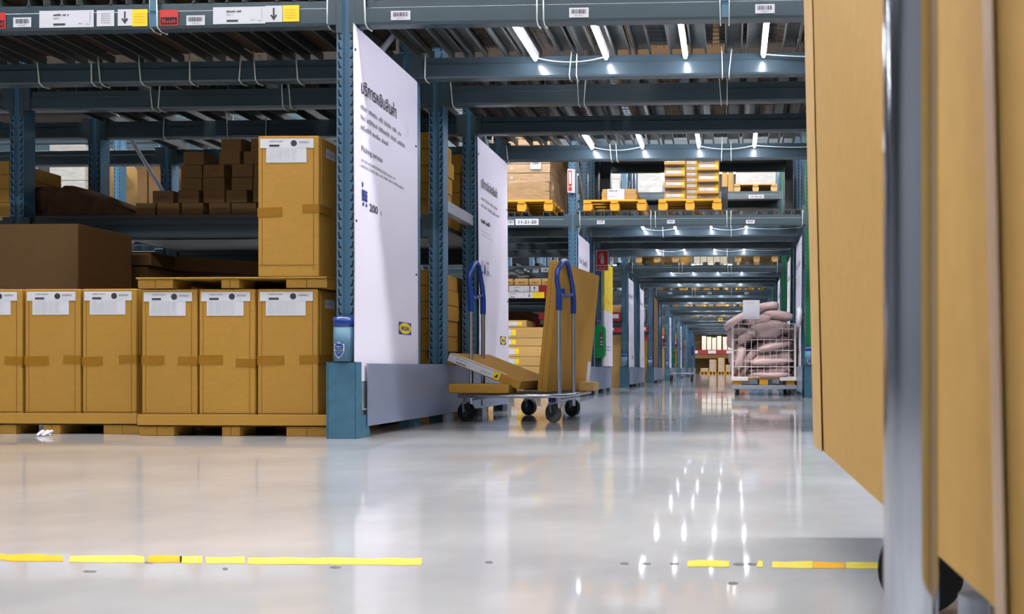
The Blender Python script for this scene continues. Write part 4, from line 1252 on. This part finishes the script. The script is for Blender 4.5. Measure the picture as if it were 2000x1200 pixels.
for q, (p0, p1, h_) in enumerate(((1368, 1385, .28), (1385, 1400, .92), (1402, 1416, .96), (1417, 1432, .52))):
    wood_pallet(f'pallet at the far end of the tunnel, {ORD[q]} from the left', (XY(p0, Yf) + XY(p1, Yf)) / 2, Yf - 1.25, 0, 'wood').scale = ((XY(p1, Yf) - XY(p0, Yf)) / .84, 1, 1)
    x0, x1 = XY(p0, Yf - 1.2), XY(p1, Yf - 1.2)
    n = max(2, int(h_ / .12))
    for k in range(n):
        t = thing('banded_carton', f'carton with pale label on the {ORD[q]} far end pallet, {ORD[k]} from the bottom', 'carton', ((x0 + x1) / 2, Yf - 1.2, .147 + k * .12), group='labelled cartons at the far end')
        hw = (x1 - x0) / 2 - .01
        b = MB(); b.box(-hw, hw, 0, .8, 0, .118); b.build('body', ['card'], t, bevel=.004)
        decal('label_strip', [('r', -hw * .9, .04, hw * .7, .09, 'white', 0)], t, (0, -.001, 0))

# ------------------------------------------------------------------ trolleys
def caster(root, x, y, r=.06, ang=0.0, wheel='black', ztop=.17, ring=False):
    c = thing_part('caster', root, (x, y, 0))
    ax = (math.cos(ang), math.sin(ang), 0)
    b = MB()
    b.disc((0, 0, r), ax, r, .032, 28); b.disc((0, 0, r), ax, r * .45, .036, 16, 1); b.disc((0, 0, r), ax, r * .12, .05, 10, 1)
    # tyre with a rounded rim
    b.build('wheel', [wheel, 'darkgrey'], c, bevel=.003)
    b = MB()
    side = Vector((-ax[1], ax[0], 0))
    for s in (-1, 1):
        p = Vector(ax) * .022 * s
        b.tube([p + Vector((0, 0, r)), p + Vector((0, 0, r * 1.9)) + side * .012], .008, 6)
    b.disc((side.x * .012, side.y * .012, r * 1.95), (0, 0, 1), .028, .012, 14)
    b.tube([(side.x * .012, side.y * .012, r * 1.9), (side.x * .012, side.y * .012, ztop)], .013, 10)
    b.build('fork', ['galv'], c)
    if ring:
        b = MB(); b.disc((side.x * .012, side.y * .012, ztop - .015), (0, 0, 1), .026, .028, 14); b.build('ring', ['plasticblue'], c)
    return c
def thing_part(name, parent, loc):
    o = bpy.data.objects.new(name, None)
    COL.objects.link(o)
    o.empty_display_size = .05
    o.parent = parent
    o.location = loc
    return o
def trolley(label, rect, zp, ends, casters, pole_r=.0145, handle=True, loc=None, group='flatbed trolleys', htop=1.115, hbase=.80):
    x0, x1, y0, y1 = rect
    cx, cy = (x0 + x1) / 2, (y0 + y1) / 2
    t = thing('flatbed_trolley', label, 'trolley', (cx, cy, 0) if loc is None else loc, group=group)
    q = lambda x, y, z: (x - cx, y - cy, z)
    b = MB()
    r = .014
    b.tube([q(x0, y0, zp), q(x1, y0, zp), q(x1, y1, zp), q(x0, y1, zp)], r, 10, closed=True, smooth=True)
    for k in (1, 2): b.tube([q(x0 + (x1 - x0) * k / 3, y0, zp), q(x0 + (x1 - x0) * k / 3, y1, zp)], r * .8, 8)
    b.build('frame', ['chrome'], t)
    b = MB(); b.box(x0 + .02 - cx, x1 - .02 - cx, y0 + .02 - cy, y1 - .02 - cy, zp - .006, zp + .012); b.build('platform', ['darkgrey'], t, bevel=.003)
    for (pa, pb, jx) in ends:
        for p in (pa, pb):
            b = MB()
            b.tube([q(p[0], p[1], .1), q(p[0], p[1], .3), q(p[0], p[1], hbase)], pole_r, 16)
            b.build('pole', ['chrome'], t)
        b = MB(); b.tube([q(pa[0], pa[1], zp - .03), q(pb[0], pb[1], zp - .03)], r * .9, 10)
        b.tube([q(pa[0], pa[1], zp - .03), q(jx, pa[1], zp - .02)], r * .9, 10); b.tube([q(pb[0], pb[1], zp - .03), q(jx, pb[1], zp - .02)], r * .9, 10)
        b.build('cross_tube', ['chrome'], t)
        if handle:
            hb_, ht_ = hbase, htop
            A, B = Vector(q(pa[0], pa[1], 0)), Vector(q(pb[0], pb[1], 0))
            dv = (B - A)
            pt = lambda s, z: tuple(A + dv * s + Vector((0, 0, z)))
            pts = [pt(0, hb_ - .04), pt(0, hb_ + .03), pt(-.03, hb_ + .09), pt(-.14, hb_ + .16), pt(-.12, hb_ + .22), pt(.12, ht_ - .035), pt(.3, ht_ - .008), pt(.46, ht_), pt(.6, ht_ - .02), pt(.76, ht_ - .09), pt(.93, hb_ + .15), pt(1.0, hb_ + .06), pt(1, hb_ - .04)]
            b = MB(); b.tube(pts, [.02, .021, .018, .017, .017, .017, .017, .017, .017, .017, .018, .02, .02], 12)
            b.tube([pt(0, hb_ + .075), pt(.5, hb_ + .07), pt(1.0, hb_ + .10)], .012, 10)
            b.tube([pt(.28, hb_ + .07), pt(.28, hb_ + .115)], .013, 8)
            b.build('handle', ['plasticblue'], t)
    for cst in casters:
        caster(t, cst[0] - cx, cst[1] - cy, *cst[2:])
    return t
YT = 4.70
pl0, pl1 = (XY(918, YT), YT + .02), (XY(918, YT) + .0, YT + .25)
pr0, pr1 = (XY(1092, YT - .07), YT - .07), (XY(1120, YT + .21), YT + .21)
cs = [(*FL(1081, 825), .064, 1.0, 'grubber', .165, True), (*FL(911, 824), .066, 1.15, 'black', .165), (*FL(1118, 813), .064, 1.1, 'black', .165), (*FL(1033, 811), .064, 1.2, 'black', .165)]
trolley('flatbed trolley with blue loop handles loaded with flat packs in the tunnel entrance', (pl0[0] - .01, pr0[0] + .06, YT - .16, YT + .66), .185, [(pl0, pl1, pl0[0] + .03), (pr0, pr1, pr0[0] - .01)], cs)
zp = .2005
# flat packs on it
b = MB(); b.box(0, .50, 0, .62, 0, .075)
t = thing('lying_flat_pack', 'thick flat pack lying lowest on the blue-handled trolley', 'flat pack', (XY(881, YT - .1), YT - .155, zp), (0, 0, -.06))
b = MB(); b.box(0, .415, 0, .165, 0.0, .064); b.build('body', ['card'], t, bevel=.014, seg=3)
b = MB(); b.box(.4152, .4165, .02, .1, .01, .058); b.build('end_tape', ['tape'], t)
th = .36
t = thing('tilted_flat_pack', 'flat pack with long white label tilted up to the left on the blue-handled trolley', 'flat pack', (XY(1016, YT - .08), YT - .12, zp + .024), (0, th, -.10))
b = MB(); b.box(-.545, 0, 0, .60, 0, .062); b.build('body', ['card'], t, bevel=.005)
decal('product_label', [('r', 0, 0, .34, .05, 'white', 0), ('r', .34, 0, .39, .05, 'yellow', 0), ('r', .06, .008, .14, .014, 'dark', 1)] + greek(.06, .14, .028, .012, 'grey', 1, 2) + greek(.25, .32, .015, .01, 'grey', 1, 3) + [('p', [(.352, .012), (.372, .012), (.378, .03), (.366, .038)], 'dark', 1)], t, (-.542, -.001, .008))
decal('paper_edge', [('r', 0, 0, .42, .03, 'white', 0)], t, (-.54, .004, .0625)).rotation_euler = (-PI / 2, 0, 0)
t = thing('standing_flat_pack', 'tall flat pack standing on edge and leaning against the trolley poles', 'flat pack', (XY(1053, YT + .04) - .012, YT + .03, zp + .009), (0, .10, -.16))
b = MB(); b.box(0, .072, 0, .80, 0, .91); b.build('body', ['card'], t, bevel=.005)
b = MB(); b.box(.03, .032, -.001, 0, .02, .88); b.build('crease', ['crease'], t)
b = MB(); b.box(.0722, .0735, .72, .79, .0, .22); b.build('paper_strip', ['white'], t)
t = thing('small_carton_end', 'end of a small pale carton on the trolley behind the standing flat pack', 'carton', (XY(1160, YT + .68), YT + .42, zp))
b = MB(); b.box(-.06, .05, 0, .2, 0, .065); b.build('body', ['card2'], t, bevel=.004)

# empty trolley far down the tunnel
fx, fy = FL(1330, 745)
trolley('empty flatbed trolley standing far down the tunnel aisle', (fx - .38, fx + .38, fy, fy + .55), .22, [((fx + .3, fy + .5), (fx + .3, fy + .8), fx + .3)], [(fx - .3, fy + .03, .08, .2, 'black', .2), (fx + .3, fy + .03, .08, .2, 'black', .2), (fx - .3, fy + .5, .08, .2, 'black', .2), (fx + .3, fy + .5, .08, .2, 'black', .2)])

# foreground trolley (its pole and a caster show) with the big flat pack
px_, py_ = .124, .485
trolley('flatbed trolley with a chrome pole close to the lens at the right edge', (.235, .50, .52, 1.45), .184, [((px_, py_), (.53, py_), .3)],
        [(.285, 1.06, .062, 1.35, 'black', .17), (.45, 1.06, .062, 1.35, 'black', .17), (.215, .60, .062, .3, 'black', .17), (.45, .60, .062, .3, 'black', .17)], .0185, False, hbase=1.6)
t = thing('large_flat_pack', 'very large brown flat pack on the trolley filling the right edge', 'flat pack', (.186, .38, .199), (0, -.0215, 0))
b = MB()
def face(u, v):
    y, z = u * 1.17, v * 1.75
    x = -.004 * math.sin(PI * u) * math.sin(PI * v)
    return (x, y, z)
L_, Hh, W_ = 1.17, 1.75, .25
b.grid(40, 40, lambda u, v: face(u, v))
b.grid(1, 1, lambda u, v: (u * W_, 0, v * Hh), smooth=False); b.grid(1, 1, lambda u, v: (u * W_, L_, v * Hh), smooth=False)
b.grid(1, 1, lambda u, v: (W_, u * L_, v * Hh), smooth=False); b.grid(1, 1, lambda u, v: (u * W_, v * L_, 0), smooth=False); b.grid(1, 1, lambda u, v: (u * W_, v * L_, Hh), smooth=False)
me = b.mesh('body', ['cardbig'])
bm = bmesh.new(); bm.from_mesh(me)
bmesh.ops.remove_doubles(bm, verts=bm.verts, dist=1e-5)
bmesh.ops.recalc_face_normals(bm, faces=bm.faces)
bm.to_mesh(me); bm.free()
put('body', me, t)
b = MB(); b.box(-.0045, -.0030, L_ - .14, L_ + .002, -.001, Hh); b.box(-.003, .02, L_, L_ + .002, -.001, Hh); b.build('edge_board', ['edgecard'], t, bevel=.0006)
ys = .474 - .38
b = MB(); b.box(-.0048, -.0035, ys - .0085, ys + .0085, .0, Hh); b.box(-.0042, W_, ys - .0085, ys + .0085, -.002, -.0005); b.build('strap', ['strap'], t)

# ------------------------------------------------------------------ cage of pillows
xc0, xc1 = XY(1431, 9.45), XY(1553, 9.45)
yc0, yc1 = 9.45, 10.25
cxm = (xc0 + xc1) / 2
t = thing('wire_cage', 'white wire cage with pale pink pillows at the right of the tunnel', 'cage', (cxm, yc0, 0))
hw = (xc1 - xc0) / 2
zb, ztp = .245, ZY(1500, 633, 9.45)
zl = [ZY(1500, p, 9.45) for p in (633, 643, 664, 685, 706, 717, 737)]
for x in (-hw, hw):
    for y in (0, yc1 - yc0):
        b = MB(); b.box(x - .014, x + .014, y - .012, y + .012, zb, ztp); b.build('corner_post', ['cage'], t, bevel=.003)
def wires(p0, p1, n):
    b = MB()
    p0, p1 = Vector(p0), Vector(p1)
    for z in zl: b.tube([p0 + Vector((0, 0, z)), p1 + Vector((0, 0, z))], .0065, 6)
    for k in range(1, n):
        q = p0 + (p1 - p0) * k / n
        b.tube([q + Vector((0, 0, zb)), q + Vector((0, 0, ztp if k not in (2, 3) else zl[1]))], .0045, 6)
    return b
wires((-hw, 0, 0), (hw, 0, 0), 10).build('front_wire_panel', ['cage'], t)
wires((-hw, yc1 - yc0, 0), (hw, yc1 - yc0, 0), 10).build('rear_wire_panel', ['cage'], t)
wires((-hw, 0, 0), (-hw, yc1 - yc0, 0), 8).build('side_wire_panel', ['cage'], t)
wires((hw, 0, 0), (hw, yc1 - yc0, 0), 8).build('side_wire_panel', ['cage'], t)
for xa_ in (-hw - .02, hw - .21):
    b = MB(); b.box(xa_, xa_ + .23, -.015, .02, .20, .25); b.build('base_plate', ['cage'], t, bevel=.004)
td = thing('pallet_dolly', 'grey steel dolly on casters under the pillow cage', 'dolly', (cxm, yc0, 0))
b = MB(); b.box(-hw - .015, hw + .02, -.01, .03, .085, .14); b.box(-hw - .015, hw + .02, .77, .81, .085, .14)
b.box(-hw - .015, -hw + .03, .03, .77, .085, .14); b.box(hw - .03, hw + .02, .03, .77, .085, .14); b.build('dolly_frame', ['galv'], td, bevel=.003)
for x in (-hw + .06, hw - .08):
    for y in (.06, .72): caster(td, x, y, .034, .5, 'black', .088)
tp = thing('wooden_pallet', 'orange wooden pallet inside the pillow cage', 'pallet', (cxm, yc0 + .4, .141), group='wooden pallets')
b = MB()
for k in range(6): b.box(-hw + .0, hw - .0, -.37 + k * .125, -.37 + k * .125 + .1, .075, .1)
b.build('deck_boards', ['wood'], tp, bevel=.003)
for x in (-hw + .06, 0, hw - .06):
    for y in (-.32, 0, .32):
        b = MB(); b.box(x - .06, x + .06, y - .05, y + .05, 0, .075); b.build('block', ['wood'], tp, bevel=.004)
# pillows
pil_mesh = {}
def pillow(label, x, y, z, sx, sy, sz, rot, seed, group='pink pillows in the cage'):
    o = lump('pillow', label, 'pillow', 'pink', (x, y, z), sx, sy, sz, seed, .14, None, rot, .62, group, 28, 14, 0, 2.0)
    return o
X_ = lambda px: XY(px, 9.55)
Z_ = lambda py: ZY(1495, py, 9.55)
zi = .25
same = 'pale pink pillow stuffed inside the cage behind the wires'
pk = [  # lower right flat pile
    (1517, 733, .30, .05, 0, .0), (1516, 725, .30, .05, 0, .03), (1518, 716, .29, .05, 0, -.03), (1515, 707, .30, .055, 0, .04), (1519, 697, .28, .055, 0, .12), (1512, 688, .28, .06, 0, .2),
    (1522, 677, .26, .06, 0, .22), (1502, 674, .22, .07, 0, .3), (1525, 662, .22, .075, 0, -.1), (1500, 652, .2, .08, 0, .1), (1530, 645, .2, .08, 0, .15),
    (1452, 727, .16, .06, 0, .9), (1444, 700, .18, .075, 0, 1.3), (1463, 700, .18, .07, 0, .85), (1448, 672, .19, .075, 0, 1.0), (1462, 655, .18, .08, 0, .6), (1447, 645, .18, .08, 0, -.4), (1475, 690, .2, .07, 0, .65), (1490, 640, .22, .09, 0, .05), (1540, 700, .12, .1, 0, .4), (1540, 728, .14, .08, 0, 0)]
for n_, (a, c, sx, sz, ry, tl) in enumerate(pk):
    pillow(same, min(X_(a), xc1 - .03 - sx), 9.62 + .13 * (n_ % 3) * .5, Z_(c), sx, .2, sz, (0, -tl, random.uniform(-.2, .2)), n_)
for n_, (a, c) in enumerate(((1480, 660), (1510, 690), (1460, 700), (1500, 720), (1530, 660), (1465, 650), (1525, 715))):
    pillow('pale pink pillow deep in the cage behind the front ones', X_(a), 9.98, Z_(c), .26, .16, .12, (0, random.uniform(-.3, .3), 0), 40 + n_)
pillow('pale pink pillow on top of the heap right of the white paper sign', X_(1500), 9.65, Z_(599), .15, .22, .062, (0, -.12, .1), 51)
pillow('long pale pink pillow lying across the top right of the heap', X_(1519), 9.62, Z_(616), .21, .19, .068, (0, .13, 0), 52)
pillow('pale pink pillow slipping down over the left cage edge', X_(1438), 9.62, Z_(626), .19, .2, .06, (0, -.55, .1), 53)
pillow('pale pink pillow under the white paper sign', X_(1480), 9.64, Z_(625), .2, .22, .07, (0, -.1, 0), 54)
pillow('broad pale pink pillow level with the top cage wire', X_(1508), 9.64, Z_(637), .22, .2, .09, (0, .05, 0), 55)
pillow('pale pink pillow bulging out of the left cage side', X_(1432), 9.72, Z_(655), .085, .2, .17, (0, .1, 0), 56)
pillow('pale pink pillow hanging out low at the left cage side', X_(1434), 9.74, Z_(712), .06, .2, .16, (0, -.05, 0), 57)
t = thing('paper_sign', 'white paper sign clipped above the pillow cage', 'sign', (XY(1451, 9.41), 9.41, ZY(1451, 624, 9.41)))
decal('sheet', [('r', 0, 0, .228, .26, 'white', 0)] + greek(.03, .15, .22, .01, 'grey', 1, 1) + greek(.03, .12, .2, .01, 'lgrey', 1, 2) + greek(.1, .18, .02, .008, 'grey', 1, 3), t, (0, 0, 0))
b = MB(); b.tube([(.08, .012, -.24), (.08, .012, .05)], .005, 6); b.tube([(.15, .012, -.24), (.15, .012, .05)], .005, 6); b.box(.07, .16, .002, .014, -.2, -.15); b.build('holder', ['cage'], t)
lump('clear_bag', 'clear plastic bag hanging at the right upper corner of the pillow cage', 'bag', 'clear', (XY(1561, 8.95), 8.95, ZY(1562, 618, 8.95)), .036, .09, .13, 9, .25, e1=.8, nu=16, nv=12)

# ------------------------------------------------------------------ worn yellow floor tape and scuffs
def tape_piece(p0, p1, yt, m, label, seed):
    r = random.Random(seed)
    n = max(3, int(abs(p1 - p0) / 22))
    top, bot = [], []
    for k in range(n + 1):
        px = p0 + (p1 - p0) * k / n
        yy = 1093 + (px / 1700.0) * 13 + yt
        top.append(FL(px + r.uniform(-2, 2), yy - 6.5 + r.uniform(-1.4, 1.4)))
        bot.append(FL(px + r.uniform(-2, 2), yy + 6.0 + r.uniform(-.6, .6)))
    pts = top + bot[::-1]
    b = MB(); b.prism(pts, 'z', 0.0002, .0011)
    tag(b.build('floor_tape', [m]), label, 'floor tape', 'worn yellow floor tape')
tp_ = [(-40, 10, -4, 'tora', 'orange end of floor tape at the left picture edge'), (10, 122, -2, 'tora', 'orange worn piece of floor tape nearest the left edge'), (136, 282, -1, 'tyel', 'pale yellow floor tape piece after the first gap'),
       (290, 354, -1.5, 'tora', 'short orange floor tape piece on the left'), (352, 396, -.5, 'tyel', 'short yellow floor tape piece touching the orange one'), (402, 478, -.5, 'tyel', 'yellow floor tape piece left of the long one'), (484, 640, 0, 'tyel', 'long yellow floor tape piece in the middle'),
       (641, 824, 0, 'tyel', 'long yellow floor tape piece ending at the wide gap'), (1344, 1426, -1, 'tyel', 'short yellow floor tape piece after the wide gap'), (1480, 1489, -1, 'tyel', 'tiny yellow floor tape scrap'),
       (1508, 1585, 0, 'tyel', 'yellow floor tape piece left of the orange patch near the pole'), (1586, 1650, 0, 'tora', 'orange floor tape patch near the pole'), (1652, 1760, 0, 'tyel', 'yellow floor tape piece running behind the chrome pole')]
for q, (a, c, yt, m, lb) in enumerate(tp_): tape_piece(a, c, yt, m, lb, q)
for q, (px, py, wd) in enumerate(((440, 1112, 6), (655, 1109, 12), (955, 1099, 8), (1220, 1102, 9), (1262, 1102, 10), (1317, 1102, 9), (1432, 1140, 10), (1443, 1103, 12), (1468, 1103, 10), (290, 1100, 10), (175, 1117, 14))):
    b = MB()
    b.prism([FL(px + wd * math.cos(a * PI / 6), py + 2.2 * math.sin(a * PI / 6) + random.uniform(-.6, .6)) for a in range(12)], 'z', .0001, .0005)
    tag(b.build('floor_scuff', ['scuff']), f'small dark floor scuff near the tape line, {ORD[q]} of the marks', 'mark', 'scuff marks on the floor')
